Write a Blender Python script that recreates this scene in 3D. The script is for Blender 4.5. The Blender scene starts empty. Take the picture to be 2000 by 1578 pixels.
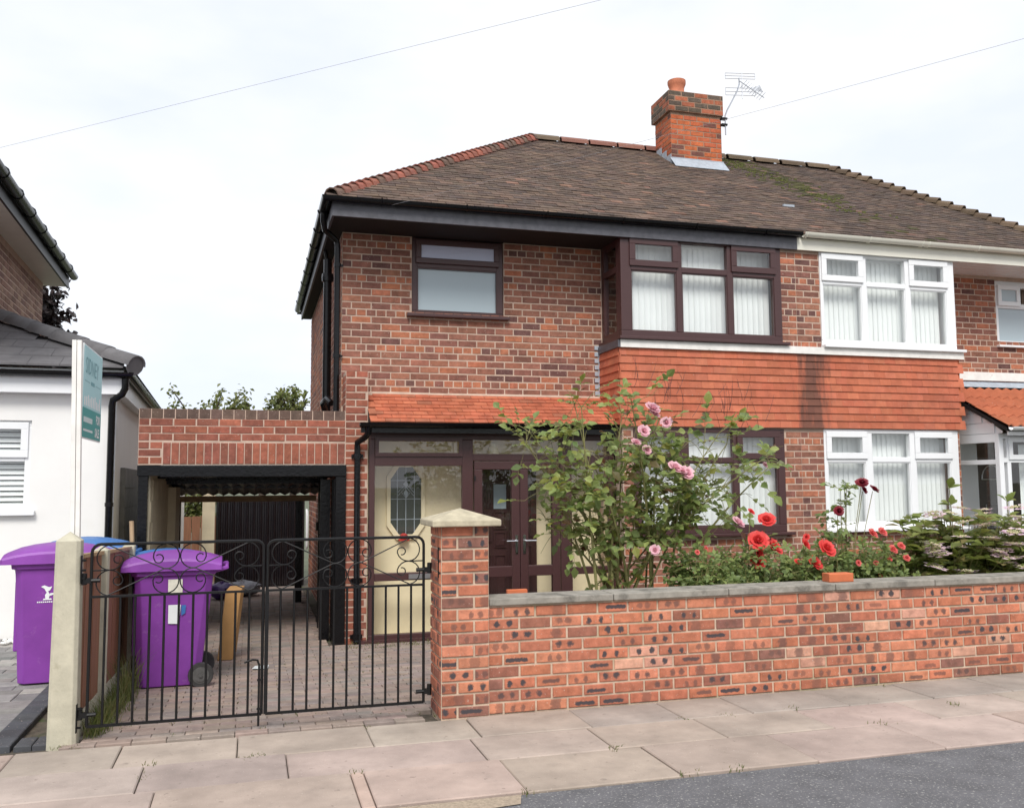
import bpy, math, random
from mathutils import Vector, Matrix
random.seed(11)
R = random.random
U = random.uniform
S = bpy.context.scene
COL = S.collection
# ------------------------------------------------------------------ camera
CAM_H = 1.545
YAW, PITCH, ROLL = math.radians(15.99122), math.radians(4.992899), math.radians(-0.396557)
cam = bpy.data.cameras.new('camera'); cam_o = bpy.data.objects.new('camera', cam); COL.objects.link(cam_o)
cam.sensor_fit = 'HORIZONTAL'; cam.sensor_width = 36.0; cam.lens = 1764.44 / 2000 * 36.0
cam.clip_start = 0.05; cam.clip_end = 2000
fw = Vector((math.sin(YAW) * math.cos(PITCH), math.cos(YAW) * math.cos(PITCH), math.sin(PITCH)))
rt = Vector((math.cos(YAW), -math.sin(YAW), 0)); up = rt.cross(fw)
rr = rt * math.cos(ROLL) + up * math.sin(ROLL); uu = up * math.cos(ROLL) - rt * math.sin(ROLL)
cam_o.matrix_world = Matrix(((rr.x, uu.x, -fw.x, 0), (rr.y, uu.y, -fw.y, 0), (rr.z, uu.z, -fw.z, CAM_H), (0, 0, 0, 1)))
S.camera = cam_o
S.view_settings.view_transform = 'Standard'; S.view_settings.look = 'None'
S.view_settings.gamma = 1.0; S.view_settings.use_curve_mapping = False
S.view_settings.exposure = 1.07
# ------------------------------------------------------------------ world: bright thin overcast
SUN_EL, SUN_AZ = math.radians(48), math.radians(196)     # azimuth clockwise from +Y
W = bpy.data.worlds.new('World'); S.world = W; W.use_nodes = True
wt = W.node_tree; wt.nodes.clear()
def node(nt, typ, ins=None, **kw):
    n = nt.nodes.new(typ)
    for k, v in kw.items(): setattr(n, k, v)
    for k, v in (ins or {}).items():
        s = n.inputs[k]
        if isinstance(v, bpy.types.NodeSocket): nt.links.new(v, s)
        else: s.default_value = v
    return n
sky = node(wt, 'ShaderNodeTexSky', sky_type='NISHITA', sun_disc=False, sun_elevation=SUN_EL, sun_rotation=SUN_AZ)
tc = node(wt, 'ShaderNodeTexCoord')
mp = node(wt, 'ShaderNodeMapping', {'Vector': tc.outputs['Generated'], 'Scale': (1.0, 1.0, 2.6)})
nz = node(wt, 'ShaderNodeTexNoise', {'Vector': mp.outputs[0], 'Scale': 2.6, 'Detail': 5.0, 'Roughness': 0.5})
rp = node(wt, 'ShaderNodeValToRGB', {'Fac': nz.outputs[0]})
rp.color_ramp.elements[0].position = 0.36; rp.color_ramp.elements[0].color = (5.85, 6.2, 7.0, 1)
rp.color_ramp.elements[1].position = 0.60; rp.color_ramp.elements[1].color = (7.0, 7.05, 7.2, 1)
mx = node(wt, 'ShaderNodeMix', {'Factor': 0.93, 'A': sky.outputs[0], 'B': rp.outputs[0]}, data_type='RGBA')
for i in (6, 7):
    pass
wt.links.new(sky.outputs[0], mx.inputs[6]); wt.links.new(rp.outputs[0], mx.inputs[7])
bg = node(wt, 'ShaderNodeBackground', {'Color': mx.outputs[2], 'Strength': 0.076})
node(wt, 'ShaderNodeOutputWorld', {'Surface': bg.outputs[0]})
sl = bpy.data.lights.new('sun', 'SUN'); sl.energy = 1.5; sl.angle = math.radians(24); sl.color = (1.0, 0.965, 0.91)
so = bpy.data.objects.new('sun', sl); COL.objects.link(so)
sd = Vector((math.sin(SUN_AZ) * math.cos(SUN_EL), math.cos(SUN_AZ) * math.cos(SUN_EL), math.sin(SUN_EL)))
so.rotation_euler = (-sd).to_track_quat('-Z', 'Y').to_euler(); so.location = sd * 30
# ------------------------------------------------------------------ helpers
class MB:
    def __init__(s): s.v = []; s.f = []; s.T = None; s.c = []
    def add(s, vs, fs, col=None):
        o = len(s.v)
        if s.T is not None: vs = [tuple(s.T @ Vector(v)) for v in vs]
        s.v += [tuple(v) for v in vs]; s.f += [tuple(i + o for i in f) for f in fs]
        if col is not None: s.c += [col] * len(fs)
        return s
    def box(s, x0, x1, y0, y1, z0, z1, col=None):
        vs = [(x, y, z) for x in (x0, x1) for y in (y0, y1) for z in (z0, z1)]
        return s.add(vs, [(0, 1, 3, 2), (4, 6, 7, 5), (0, 4, 5, 1), (2, 3, 7, 6), (0, 2, 6, 4), (1, 5, 7, 3)], col)
    def ring(s, x0, x1, z0, z1, w, y0, y1, wb=None, wt=None):
        wb = w if wb is None else wb; wt = w if wt is None else wt
        s.box(x0, x1, y0, y1, z0, z0 + wb); s.box(x0, x1, y0, y1, z1 - wt, z1)
        s.box(x0, x0 + w, y0, y1, z0 + wb, z1 - wt); s.box(x1 - w, x1, y0, y1, z0 + wb, z1 - wt); return s
    def prism(s, poly, d, flip=False):      # poly: list of 3D points, extruded by vector d
        n = len(poly); d = Vector(d)
        vs = [Vector(p) for p in poly] + [Vector(p) + d for p in poly]
        fs = [tuple(range(n)), tuple(range(2 * n - 1, n - 1, -1))] + [(i, i + n, (i + 1) % n + n, (i + 1) % n) for i in range(n)]
        return s.add(vs, fs)
    def tube(s, pts, r, n=6, r1=None, cap=True):
        pts = [Vector(p) for p in pts]; m = len(pts); vs = []; fs = []
        prev = None
        for i, p in enumerate(pts):
            t = (pts[min(i + 1, m - 1)] - pts[max(i - 1, 0)]).normalized()
            if prev is None:
                a = Vector((0, 0, 1)) if abs(t.z) < .9 else Vector((1, 0, 0)); a = (a - t * a.dot(t)).normalized()
            else:
                a = prev - t * prev.dot(t)
                a = a.normalized() if a.length > 1e-6 else Vector((1, 0, 0))
            prev = a; b = t.cross(a); rad = r if r1 is None else r + (r1 - r) * i / max(1, m - 1)
            vs += [p + (a * math.cos(2 * math.pi * k / n) + b * math.sin(2 * math.pi * k / n)) * rad for k in range(n)]
        for i in range(m - 1):
            for k in range(n): fs.append((i * n + k, i * n + (k + 1) % n, (i + 1) * n + (k + 1) % n, (i + 1) * n + k))
        if cap: fs.append(tuple(range(n - 1, -1, -1))); fs.append(tuple((m - 1) * n + k for k in range(n)))
        return s.add(vs, fs)
    def lathe(s, prof, c, n=16, axis=2):
        vs = []; fs = []; m = len(prof)
        for r, h in prof:
            for k in range(n):
                a = 2 * math.pi * k / n; p = (r * math.cos(a), r * math.sin(a), h)
                if axis == 1: p = (p[0], p[2], p[1])
                if axis == 0: p = (p[2], p[0], p[1])
                vs.append((p[0] + c[0], p[1] + c[1], p[2] + c[2]))
        for i in range(m - 1):
            for k in range(n): fs.append((i * n + k, i * n + (k + 1) % n, (i + 1) * n + (k + 1) % n, (i + 1) * n + k))
        fs.append(tuple(range(n - 1, -1, -1))); fs.append(tuple((m - 1) * n + k for k in range(n)))
        return s.add(vs, fs)
    def mesh(s, name, m, smooth=False, bevel=0):
        me = bpy.data.meshes.new(name); me.from_pydata(s.v, [], s.f)
        if s.c:
            at = me.color_attributes.new('Col', 'FLOAT_COLOR', 'CORNER'); i = 0; buf = []
            for f, c in zip(s.f, s.c): buf += list(c[:3]) * 0 + [x for _ in f for x in (c[0], c[1], c[2], 1.0)]
            at.data.foreach_set('color', buf)
        if m is not None: me.materials.append(M[m] if isinstance(m, str) else m)
        if smooth: me.polygons.foreach_set('use_smooth', [True] * len(me.polygons))
        me.update(); return me
    def build(s, name, m, parent=None, smooth=False, bevel=0):
        o = bpy.data.objects.new(name, s.mesh(name, m, smooth)); COL.objects.link(o)
        if bevel:
            b = o.modifiers.new('bevel', 'BEVEL'); b.width = bevel; b.segments = 2; b.limit_method = 'ANGLE'
        if smooth:
            try:
                o.data.set_sharp_from_angle(angle=math.radians(40))
            except Exception: pass
        if parent: setp(o, parent)
        return o
def setp(o, p):
    o.parent = p
    q = p; M_ = Matrix()
    chain = []
    while q is not None: chain.append(q); q = q.parent
    for q in reversed(chain): M_ = M_ @ q.matrix_parent_inverse @ q.matrix_basis
    o.matrix_parent_inverse = M_.inverted()
def tag(o, label, cat, group=None):
    o['label'] = label; o['category'] = cat
    if group: o['group'] = group
    return o
def thing(name, loc, label, cat, group=None):
    o = bpy.data.objects.new(name, None); COL.objects.link(o); o.location = loc; o.empty_display_size = .1
    return tag(o, label, cat, group)
def struct(o): o['kind'] = 'structure'; return o
def stuff(o): o['kind'] = 'stuff'; return o
def inst(name, me, loc, parent=None, rz=0, sc=None, color=None, rot=None):
    o = bpy.data.objects.new(name, me); COL.objects.link(o); o.location = loc
    o.rotation_euler = rot if rot else (0, 0, rz)
    if sc: o.scale = sc
    if color: o.color = (*color[:3], 1)
    if parent: setp(o, parent)
    return o
# ------------------------------------------------------------------ materials
M = {}
def base(name):
    m = bpy.data.materials.new(name); m.use_nodes = True; nt = m.node_tree
    b = nt.nodes['Principled BSDF']; M[name] = m; return m, nt, b
def vmath(nt, op, a, b=None):
    ins = {0: a}
    if b is not None: ins[1] = b
    return node(nt, 'ShaderNodeMath', ins, operation=op).outputs[0]
def mixc(nt, fac, a, b, mode='MIX'):
    n = node(nt, 'ShaderNodeMix', None, data_type='RGBA', blend_type=mode)
    for i, v in ((0, fac), (6, a), (7, b)):
        if isinstance(v, bpy.types.NodeSocket): nt.links.new(v, n.inputs[i])
        else: n.inputs[i].default_value = v if i == 0 else (*v[:3], 1)
    return n.outputs[2]
def noise(nt, scale, detail=4, rough=.6, vec=None, sc=None):
    g = vec or node(nt, 'ShaderNodeNewGeometry').outputs['Position']
    if sc: g = node(nt, 'ShaderNodeMapping', {'Vector': g, 'Scale': sc}).outputs[0]
    return node(nt, 'ShaderNodeTexNoise', {'Vector': g, 'Scale': scale, 'Detail': detail, 'Roughness': rough}).outputs[0]
def ramp(nt, fac, a, b, ca=(0, 0, 0), cb=(1, 1, 1)):
    r = node(nt, 'ShaderNodeValToRGB', {'Fac': fac}); e = r.color_ramp.elements
    e[0].position = a; e[0].color = (*ca, 1); e[1].position = b; e[1].color = (*cb, 1); return r.outputs[0]
def bump(nt, b, h, dist, strength=.6):
    n = node(nt, 'ShaderNodeBump', {'Height': h, 'Distance': dist, 'Strength': strength})
    nt.links.new(n.outputs[0], b.inputs['Normal'])
def pm(name, c, rough=.6, var=.18, scale=6, bmp=0, bscale=60, metal=0, c2=None, c2s=2.0, c2a=.5, c2b=.7, sc=None, coat=0, spec=.5):
    m, nt, b = base(name)
    n1 = noise(nt, scale, 5, .6, sc=sc)
    col = mixc(nt, ramp(nt, n1, .3, .72), [x * (1 - var) for x in c], [min(1, x * (1 + var)) for x in c])
    if c2: col = mixc(nt, ramp(nt, noise(nt, c2s, 6, .65), c2a, c2b), col, c2)
    nt.links.new(col, b.inputs['Base Color'])
    b.inputs['Roughness'].default_value = rough; b.inputs['Metallic'].default_value = metal
    b.inputs['Specular IOR Level'].default_value = spec; b.inputs['Coat Weight'].default_value = coat
    if bmp: bump(nt, b, noise(nt, bscale, 4, .6, sc=sc), bmp)
    return m
def objcol(nt):
    oi = node(nt, 'ShaderNodeObjectInfo'); at = node(nt, 'ShaderNodeAttribute', attribute_name='Col')
    return mixc(nt, 1.0, oi.outputs['Color'], at.outputs['Color'], 'ADD'), oi
def brickmat(name, mark=None, rough=.85, var=(.62, 1.25), nscale=14, soot=None):
    m, nt, b = base(name); c, oi = objcol(nt)
    n1 = noise(nt, nscale, 5, .65)
    c = mixc(nt, 1.0, c, ramp(nt, n1, .25, .75, (var[0],) * 3, (var[1],) * 3), 'MULTIPLY')
    c = mixc(nt, 1.0, c, ramp(nt, noise(nt, 1.1, 4, .6), .3, .7, (.86,) * 3, (1.1,) * 3), 'MULTIPLY')
    n3 = noise(nt, 70, 3, .6)
    c = mixc(nt, ramp(nt, n3, .66, .74), c, (.5, .42, .36))
    if mark:
        lo = node(nt, 'ShaderNodeTexCoord').outputs['Object']
        sx = node(nt, 'ShaderNodeSeparateXYZ', {0: lo}); x, z = sx.outputs[0], sx.outputs[2]
        rnd = oi.outputs['Random']
        r2 = vmath(nt, 'FRACT', vmath(nt, 'MULTIPLY', rnd, 37.7)); r3 = vmath(nt, 'FRACT', vmath(nt, 'MULTIPLY', rnd, 91.3))
        wob = vmath(nt, 'MULTIPLY', vmath(nt, 'SUBTRACT', noise(nt, 48, 3, .65), .5), 1.7)
        off = vmath(nt, 'MULTIPLY', vmath(nt, 'SUBTRACT', rnd, .5), .05); zo = vmath(nt, 'MULTIPLY', vmath(nt, 'SUBTRACT', r2, .5), .016)
        if mark == 'band':
            dx = vmath(nt, 'DIVIDE', vmath(nt, 'ADD', x, vmath(nt, 'MULTIPLY', off, 2.0)), .04); dz = vmath(nt, 'DIVIDE', z, .07)
        elif mark == 'dots':
            ax = vmath(nt, 'SUBTRACT', vmath(nt, 'ABSOLUTE', vmath(nt, 'ADD', x, off)), vmath(nt, 'ADD', .030, vmath(nt, 'MULTIPLY', r3, .018)))
            dx = vmath(nt, 'DIVIDE', ax, vmath(nt, 'ADD', .018, vmath(nt, 'MULTIPLY', r2, .010))); dz = vmath(nt, 'DIVIDE', vmath(nt, 'SUBTRACT', z, zo), .025)
        else:
            ax = vmath(nt, 'MAXIMUM', vmath(nt, 'SUBTRACT', vmath(nt, 'ABSOLUTE', vmath(nt, 'ADD', x, off)), vmath(nt, 'ADD', .03, vmath(nt, 'MULTIPLY', r3, .035))), 0.0)
            dx = vmath(nt, 'DIVIDE', ax, .022); dz = vmath(nt, 'DIVIDE', vmath(nt, 'ADD', z, zo), .015)
        d = vmath(nt, 'SQRT', vmath(nt, 'ADD', vmath(nt, 'MULTIPLY', dx, dx), vmath(nt, 'MULTIPLY', dz, dz)))
        d = vmath(nt, 'ADD', d, wob)
        mk = vmath(nt, 'MULTIPLY', ramp(nt, d, .55, 1.4, (1, 1, 1), (0, 0, 0)), vmath(nt, 'ADD', .15, vmath(nt, 'MULTIPLY', r3, 1.1)))
        mk2 = ramp(nt, d, .9, 2.0, (1, 1, 1), (0, 0, 0))
        c = mixc(nt, vmath(nt, 'MULTIPLY', mk2, .5), c, (.20, .09, .062))
        if mark == 'band': mk = vmath(nt, 'MULTIPLY', mk, .35)
        c = mixc(nt, vmath(nt, 'MINIMUM', mk, .92), c, (.045, .048, .056))
    if name == 'flag':
        c = mixc(nt, vmath(nt, 'MULTIPLY', ramp(nt, noise(nt, 22, 2, .5), .68, .73), .45), c, (.16, .13, .11))
        c = mixc(nt, vmath(nt, 'MULTIPLY', ramp(nt, noise(nt, 7, 6, .7), .55, .75), .35), c, (.22, .19, .165))
    if soot:
        gp = node(nt, 'ShaderNodeSeparateXYZ', {0: node(nt, 'ShaderNodeNewGeometry').outputs['Position']})
        sx0, sx1, amt = soot
        mid, hw = (sx0 + sx1) / 2, (sx1 - sx0) / 2
        dd = vmath(nt, 'DIVIDE', vmath(nt, 'ABSOLUTE', vmath(nt, 'SUBTRACT', gp.outputs[0], mid)), hw)
        dd = vmath(nt, 'ADD', dd, vmath(nt, 'MULTIPLY', vmath(nt, 'SUBTRACT', noise(nt, 6, 5, .6, sc=(2.2, 1, .35)), .5), 2.2))
        c = mixc(nt, vmath(nt, 'MULTIPLY', ramp(nt, dd, .35, 1.35, (1, 1, 1), (0, 0, 0)), amt), c, (.05, .04, .035))
    nt.links.new(c, b.inputs['Base Color']); b.inputs['Roughness'].default_value = rough
    b.inputs['Specular IOR Level'].default_value = .3
    bump(nt, b, noise(nt, 90, 4, .65), .003, .8)
    return m
brickmat('brick'); brickmat('brick_dots', 'dots'); brickmat('brick_streak', 'streak'); brickmat('brick_band', 'band')
brickmat('hung_tile', None, .7, (.8, 1.15), 9, (6.46, 6.96, .72))
brickmat('roof_tile', None, .9, (.62, 1.22), 7)
brickmat('flag', None, .9, (.76, 1.14), 2.2)
brickmat('block', None, .9, (.7, 1.2), 8)
pm('mortar', (.48, .355, .28), .95, .15, 9, .003, 80)
pm('mortar_wall', (.52, .40, .30), .95, .25, 9, .004, 80, c2=(.25, .25, .12), c2s=1.6, c2a=.55, c2b=.8)
pm('mortar_soot', (.30, .19, .13), .95, .3, 6, .004, 80)
pm('maroon', (.062, .026, .026), .38, .12, 30, .0006, 120, sc=(1, 1, 8))
pm('white_pvc', (.80, .81, .82), .3, .03, 3)
pm('cream_pvc', (.74, .72, .63), .4, .05, 3)
pm('white_paint', (.78, .76, .72), .6, .1, 8, c2=(.25, .23, .2), c2s=9, c2a=.66, c2b=.78)
pm('black_gloss', (.005, .005, .006), .2, .3, 20, .004, 35, spec=.3)
pm('black_soft', (.007, .0065, .007), .45, .3, 10)
pm('fascia_dark', (.085, .085, .10), .5, .25, 12, .002, 40)
pm('soffit_dark', (.006, .0045, .0045), .8, .3, 10)
pm('iron', (.005, .005, .0055), .45, .4, 60, .001, 150, spec=.35)
pm('lead', (.36, .40, .45), .5, .15, 12, .003, 20)
pm('cream_wall', (.88, .75, .51), .8, .05, 4, .001, 60)
pm('cream_block', (.62, .54, .38), .85, .12, 4, .003, 50)
pm('concrete', (.47, .44, .34), .9, .15, 8, .003, 70, c2=(.22, .2, .12), c2s=5, c2a=.6, c2b=.8)
pm('coping', (.27, .25, .215), .95, .25, 12, .004, 50, c2=(.07, .065, .055), c2s=5, c2a=.5, c2b=.72)
pm('cap_stone', (.44, .39, .28), .95, .2, 14, .004, 70)
pm('render_white', (.80, .79, .765), .85, .03, 2, .0015, 90, c2=(.72, .70, .65), c2s=1.4, c2a=.62, c2b=.85)
pm('grey_tile', (.13, .125, .13), .75, .2, 6, .003, 60)
pm('block_grey', (.19, .185, .17), .95, .2, 6, .004, 40)
pm('fence_brown', (.23, .10, .052), .7, .25, 5, .002, 40, sc=(6, 6, .6))
pm('wood_pale', (.40, .27, .15), .8, .2, 8)
pm('cardboard', (.42, .23, .085), .8, .12, 6)
pm('purple', (.225, .052, .33), .45, .12, 4, .0006, 200, spec=.35, c2=(.33, .16, .40), c2s=10, c2a=.62, c2b=.80)
pm('blue', (.045, .16, .42), .42, .1, 4, spec=.4)
pm('bin_dark', (.02, .022, .03), .5, .2, 6)
pm('rubber', (.035, .034, .034), .7, .2, 20)
pm('wheel_grey', (.085, .083, .08), .6, .2, 20)
pm('paper', (.75, .73, .62), .7, .15, 30)
pm('teal', (.04, .36, .35), .45, .04, 3); pm('aqua', (.42, .71, .74), .45, .05, 3)
pm('sign_ink', (.15, .38, .42), .5, .05, 3); pm('sign_white', (.82, .86, .86), .5, .04, 3)
pm('chrome', (.75, .75, .76), .18, .05, 10, metal=1)
pm('alu', (.55, .56, .58), .35, .1, 10, metal=1)
pm('wire', (.30, .30, .32), .6, .1, 10)
pm('asphalt', (.115, .113, .12), .95, .22, 5, .006, 160, c2=(.30, .295, .28), c2s=70, c2a=.565, c2b=.64)
pm('soil', (.055, .04, .028), 1, .4, 14, .02, 30)
pm('sand', (.20, .155, .12), 1, .25, 20, .006, 90, c2=(.055, .075, .02), c2s=5, c2a=.52, c2b=.66)
pm('joint', (.085, .07, .052), 1, .4, 20, .006, 90, c2=(.05, .08, .018), c2s=3, c2a=.55, c2b=.66)
pm('earth_far', (.09, .10, .06), 1, .3, 1.5)
pm('tan_grit', (.34, .27, .2), 1, .25, 60, .006, 120)
pm('plank_dark', (.008, .006, .008), .16, .4, 7, .002, 20, sc=(8, 8, .4), spec=.9)
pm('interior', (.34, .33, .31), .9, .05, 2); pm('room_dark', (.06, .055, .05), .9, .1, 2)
pm('blind', (.86, .88, .87), .75, .03, 3)
pm('stem', (.20, .19, .07), .7, .3, 20); pm('stem_dark', (.07, .03, .028), .7, .3, 20)
pm('bark', (.06, .045, .032), .9, .3, 12)
pm('orange_clay', (.52, .14, .055), .8, .15, 10, .002, 60); pm('pot_clay', (.50, .17, .09), .8, .2, 10)
pm('pebble', (.72, .71, .68), .7, .1, 30); pm('red_thing', (.5, .03, .025), .5, .1, 10)
pm('bag_grey', (.30, .30, .34), .35, .3, 18, .01, 14); pm('bag_purple', (.10, .05, .22), .35, .3, 18, .01, 14)
pm('moss', (.07, .075, .018), 1, .5, 20)
# hung slats must let light glow through
def leafmat(name, cols, rough=.45, trans=.45):
    m, nt, b = base(name)
    g = node(nt, 'ShaderNodeNewGeometry')
    r = node(nt, 'ShaderNodeValToRGB', {'Fac': g.outputs['Random Per Island']})
    e = r.color_ramp.elements
    for i, c in enumerate(cols):
        el = e[i] if i < 2 else e.new(1)
        el.position = i / (len(cols) - 1); el.color = (*c, 1)
    nt.links.new(r.outputs[0], b.inputs['Base Color']); b.inputs['Roughness'].default_value = rough
    t = node(nt, 'ShaderNodeBsdfTranslucent', {'Color': r.outputs[0]})
    mxs = node(nt, 'ShaderNodeMixShader', {0: trans, 1: b.outputs[0], 2: t.outputs[0]})
    nt.links.new(mxs.outputs[0], nt.nodes['Material Output'].inputs[0])
G1, G2, G3, G4 = (.22, .29, .095), (.29, .37, .115), (.42, .48, .16), (.15, .21, .075)
leafmat('leaf_rose', [G1, G1, G2, G1, G3, (.19, .27, .08), (.30, .30, .06), (.13, .20, .06), (.20, .08, .05)])
leafmat('leaf_low', [G4, G1, (.15, .21, .075), G2, G1, (.32, .37, .11)])
leafmat('leaf_hyd', [(.22, .27, .06), (.17, .22, .05), (.30, .33, .08), (.14, .19, .05), (.26, .20, .07)])
leafmat('leaf_grass', [(.09, .13, .03), (.16, .19, .05), (.22, .2, .08), (.06, .11, .02)])
leafmat('leaf_tree', [(.13, .17, .05), (.18, .21, .06), (.26, .27, .09), (.10, .13, .04)])
leafmat('leaf_copper', [(.012, .007, .008), (.02, .01, .011), (.03, .018, .016)], .5, .15)
leafmat('petal_red', [(.70, .05, .05), (.80, .085, .075), (.58, .03, .035)], .55, .3)
leafmat('petal_coral', [(.72, .10, .10), (.78, .2, .17), (.66, .07, .08)], .55, .3)
leafmat('petal_pink', [(.80, .42, .50), (.82, .55, .60), (.78, .33, .40)], .55, .3)
leafmat('petal_dark', [(.16, .008, .018), (.23, .012, .025), (.11, .006, .014)], .55, .2)
leafmat('petal_lilac', [(.60, .30, .60), (.70, .38, .62), (.78, .42, .55), (.55, .33, .66)], .55, .3)
leafmat('petal_hyd', [(.80, .58, .64), (.86, .72, .74), (.72, .48, .68), (.84, .66, .60)], .55, .3)
leafmat('petal_cream', [(.72, .70, .45), (.60, .62, .32), (.76, .55, .45)], .55, .3)
def glass(name, tint=(1, 1, 1), refl=1.0):
    m, nt, b = base(name)
    t = node(nt, 'ShaderNodeBsdfTransparent', {'Color': (*tint, 1)})
    g = node(nt, 'ShaderNodeBsdfGlossy', {'Color': (1, 1, 1, 1), 'Roughness': .015})
    fc = node(nt, 'ShaderNodeLayerWeight', {'Blend': .5}).outputs['Facing']
    f5 = vmath(nt, 'POWER', fc, 4.0)
    fr = vmath(nt, 'ADD', .075, vmath(nt, 'MULTIPLY', f5, .9))
    mxs = node(nt, 'ShaderNodeMixShader', {0: vmath(nt, 'MULTIPLY', fr, refl), 1: t.outputs[0], 2: g.outputs[0]})
    nt.links.new(mxs.outputs[0], nt.nodes['Material Output'].inputs[0])
glass('glass', (.97, .985, .98), 1.1)
m, nt, b = base('frosted'); b.inputs['Base Color'].default_value = (.42, .50, .54, 1); b.inputs['Roughness'].default_value = .22
bump(nt, b, noise(nt, 160, 2, .5), .0012, .5)
m, nt, b = base('frosted_lilac'); b.inputs['Base Color'].default_value = (.50, .52, .66, 1); b.inputs['Roughness'].default_value = .2
bump(nt, b, noise(nt, 60, 2, .5), .004, .6)
m, nt, b = base('leaded'); b.inputs['Base Color'].default_value = (.035, .04, .036, 1); b.inputs['Roughness'].default_value = .35
bump(nt, b, noise(nt, 40, 2, .5), .003, .5)
# ------------------------------------------------------------------ bricks
def brick_geom(L, h, d=.05, e=.004):
    a, c = L / 2, h / 2
    vs = [(-a + e, 0, -c + e), (a - e, 0, -c + e), (a - e, 0, c - e), (-a + e, 0, c - e),
          (-a, e, -c), (a, e, -c), (a, e, c), (-a, e, c), (-a, d, -c), (a, d, -c), (a, d, c), (-a, d, c)]
    fs = [(0, 1, 2, 3)]
    for i in range(4):
        j = (i + 1) % 4
        fs += [(i, i + 4, j + 4, j), (i + 4, i + 8, j + 8, j + 4)]
    return vs, fs
_bm = {}
def brick_mesh(L, h, m):
    k = (round(L, 3), round(h, 3), m)
    if k not in _bm:
        b = MB(); b.add(*brick_geom(L, h)); _bm[k] = b.mesh('brick', m)
    return _bm[k]
def jit(c, a=.08): 
    k = U(1 - a, 1 + a); return tuple(max(0.004, x * k * U(.97, 1.03)) for x in c)
def pal_house(hdr=False):
    r = R()
    if hdr and r < .45: c = (.40, .15, .085)
    elif r < .09: c = (.43, .155, .085)
    elif r < .38: c = (.335, .142, .092)
    elif r < .76: c = (.275, .118, .082)
    elif r < .94: c = (.225, .098, .074)
    else: c = (.15, .072, .062)
    return jit(c, .12), 'brick'
def pal_wall(hdr=False):
    c = random.choices([(.49, .175, .10), (.45, .16, .092), (.53, .205, .12), (.40, .145, .088), (.32, .125, .085), (.57, .30, .21), (.26, .12, .09)], (5, 5, 4, 4, 3, 1, 1.5))[0]
    r = R()
    return jit(c, .1), ('brick_dots' if r < .42 else 'brick_streak' if r < .60 else 'brick_band' if r < .78 else 'brick')
def pal_port(hdr=False):
    return jit(random.choice([(.30, .10, .062), (.33, .11, .068), (.25, .088, .06), (.28, .095, .064)]), .1), 'brick'
def free(u0, u1, za, zb, ops):
    iv = [(u0, u1)]
    for (a, b, c, d) in ops:
        if min(zb, d) - max(za, c) > (zb - za) * .4:
            nv = []
            for (p, q) in iv:
                if b <= p or a >= q: nv.append((p, q)); continue
                if a > p: nv.append((p, a))
                if b < q: nv.append((b, q))
            iv = nv
    return iv
def courses(out, u0, u1, z0, z1, plane, axis, pal, ops=(), bh=.067, cj=.081, L=.2150, j=.0136, hdr_every=0, zoff=0, prot=.004, start=0):
    """lay bricks; axis 0 faces -Y (plane=Y), 1 faces -X (plane=X), 2 faces +X"""
    n = int(math.floor((z1 - z0) / cj + .02)); p = L + j
    for k in range(n):
        za = z0 + k * cj + j; zb = za + bh; hdr = hdr_every and (k + start) % hdr_every == 0
        pp = p / 2 if hdr else p
        off = (p / 4 if hdr else (0 if k % 2 else p / 2))
        for (a, b) in free(u0, u1, za, zb, ops):
            i = math.floor((a - u0 - off) / pp) - 1
            while True:
                s = u0 + off + i * pp; e = s + pp - j; i += 1
                if s >= b - .01: break
                s2, e2 = max(s, a + .002), min(e, b - .002)
                if e2 - s2 < .03: continue
                c, m = pal(hdr); dy = U(-.0025, .0025) - prot
                u = (s2 + e2) / 2; zc = (za + zb) / 2
                pos = (u, plane + dy, zc) if axis == 0 else (plane + dy, u, zc) if axis == 1 else (plane - dy, u, zc)
                out.append((pos, e2 - s2, bh, axis, c, m))
def soldiers(out, u0, u1, z0, h, plane, pal, w=.071, j=.010):
    n = int(round((u1 - u0) / (w + j))); st = (u1 - u0) / n
    for i in range(n):
        c, m = pal(); out.append(((u0 + (i + .5) * st, plane - .006 + U(-.002, .002), z0 + h / 2), st - j, h, 0, c, m))
RZ = {0: 0, 1: -math.pi / 2, 2: math.pi / 2}
def place_bricks(specs, parent_of, rest_parent, maxn=300, T=None):
    def area(s):
        p = Vector(s[0]); d = (p - Vector((0, 0, CAM_H))).length
        f = 1.0 if s[3] == 0 else .25
        vis = 1.0
        return f * s[1] * s[2] / d ** 2
    specs = sorted(specs, key=area, reverse=True)
    for s in specs[:maxn]:
        pos, L, h, ax, c, m = s
        st = L > .15
        Lb = .215 if st and h < .12 else .104 if h < .12 else L
        me = brick_mesh(Lb, round(h, 3), m)
        rz = RZ[ax]; loc = Vector(pos)
        if T is not None: loc = T @ loc; rz += T.to_euler().z
        inst('brick', me, loc, parent_of(s), rz + U(-.004, .004), (L / Lb, 1, 1), c)
    rest = specs[maxn:]
    if rest:
        for mm in sorted({s[5] for s in rest}):
            b = MB()
            for pos, L, h, ax, c, m in rest:
                if m != mm: continue
                vs, fs = brick_geom(L, h, .03)
                ca, sa = math.cos(RZ[ax]), math.sin(RZ[ax])
                vs = [(pos[0] + x * ca - y * sa, pos[1] + x * sa + y * ca, pos[2] + z) for x, y, z in vs]
                if T is not None: vs = [T @ Vector(v) for v in vs]
                b.add(vs, fs, c)
            o = b.build('brickwork', mm, rest_parent); o.color = (0, 0, 0, 1); stuff(o)
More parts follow.
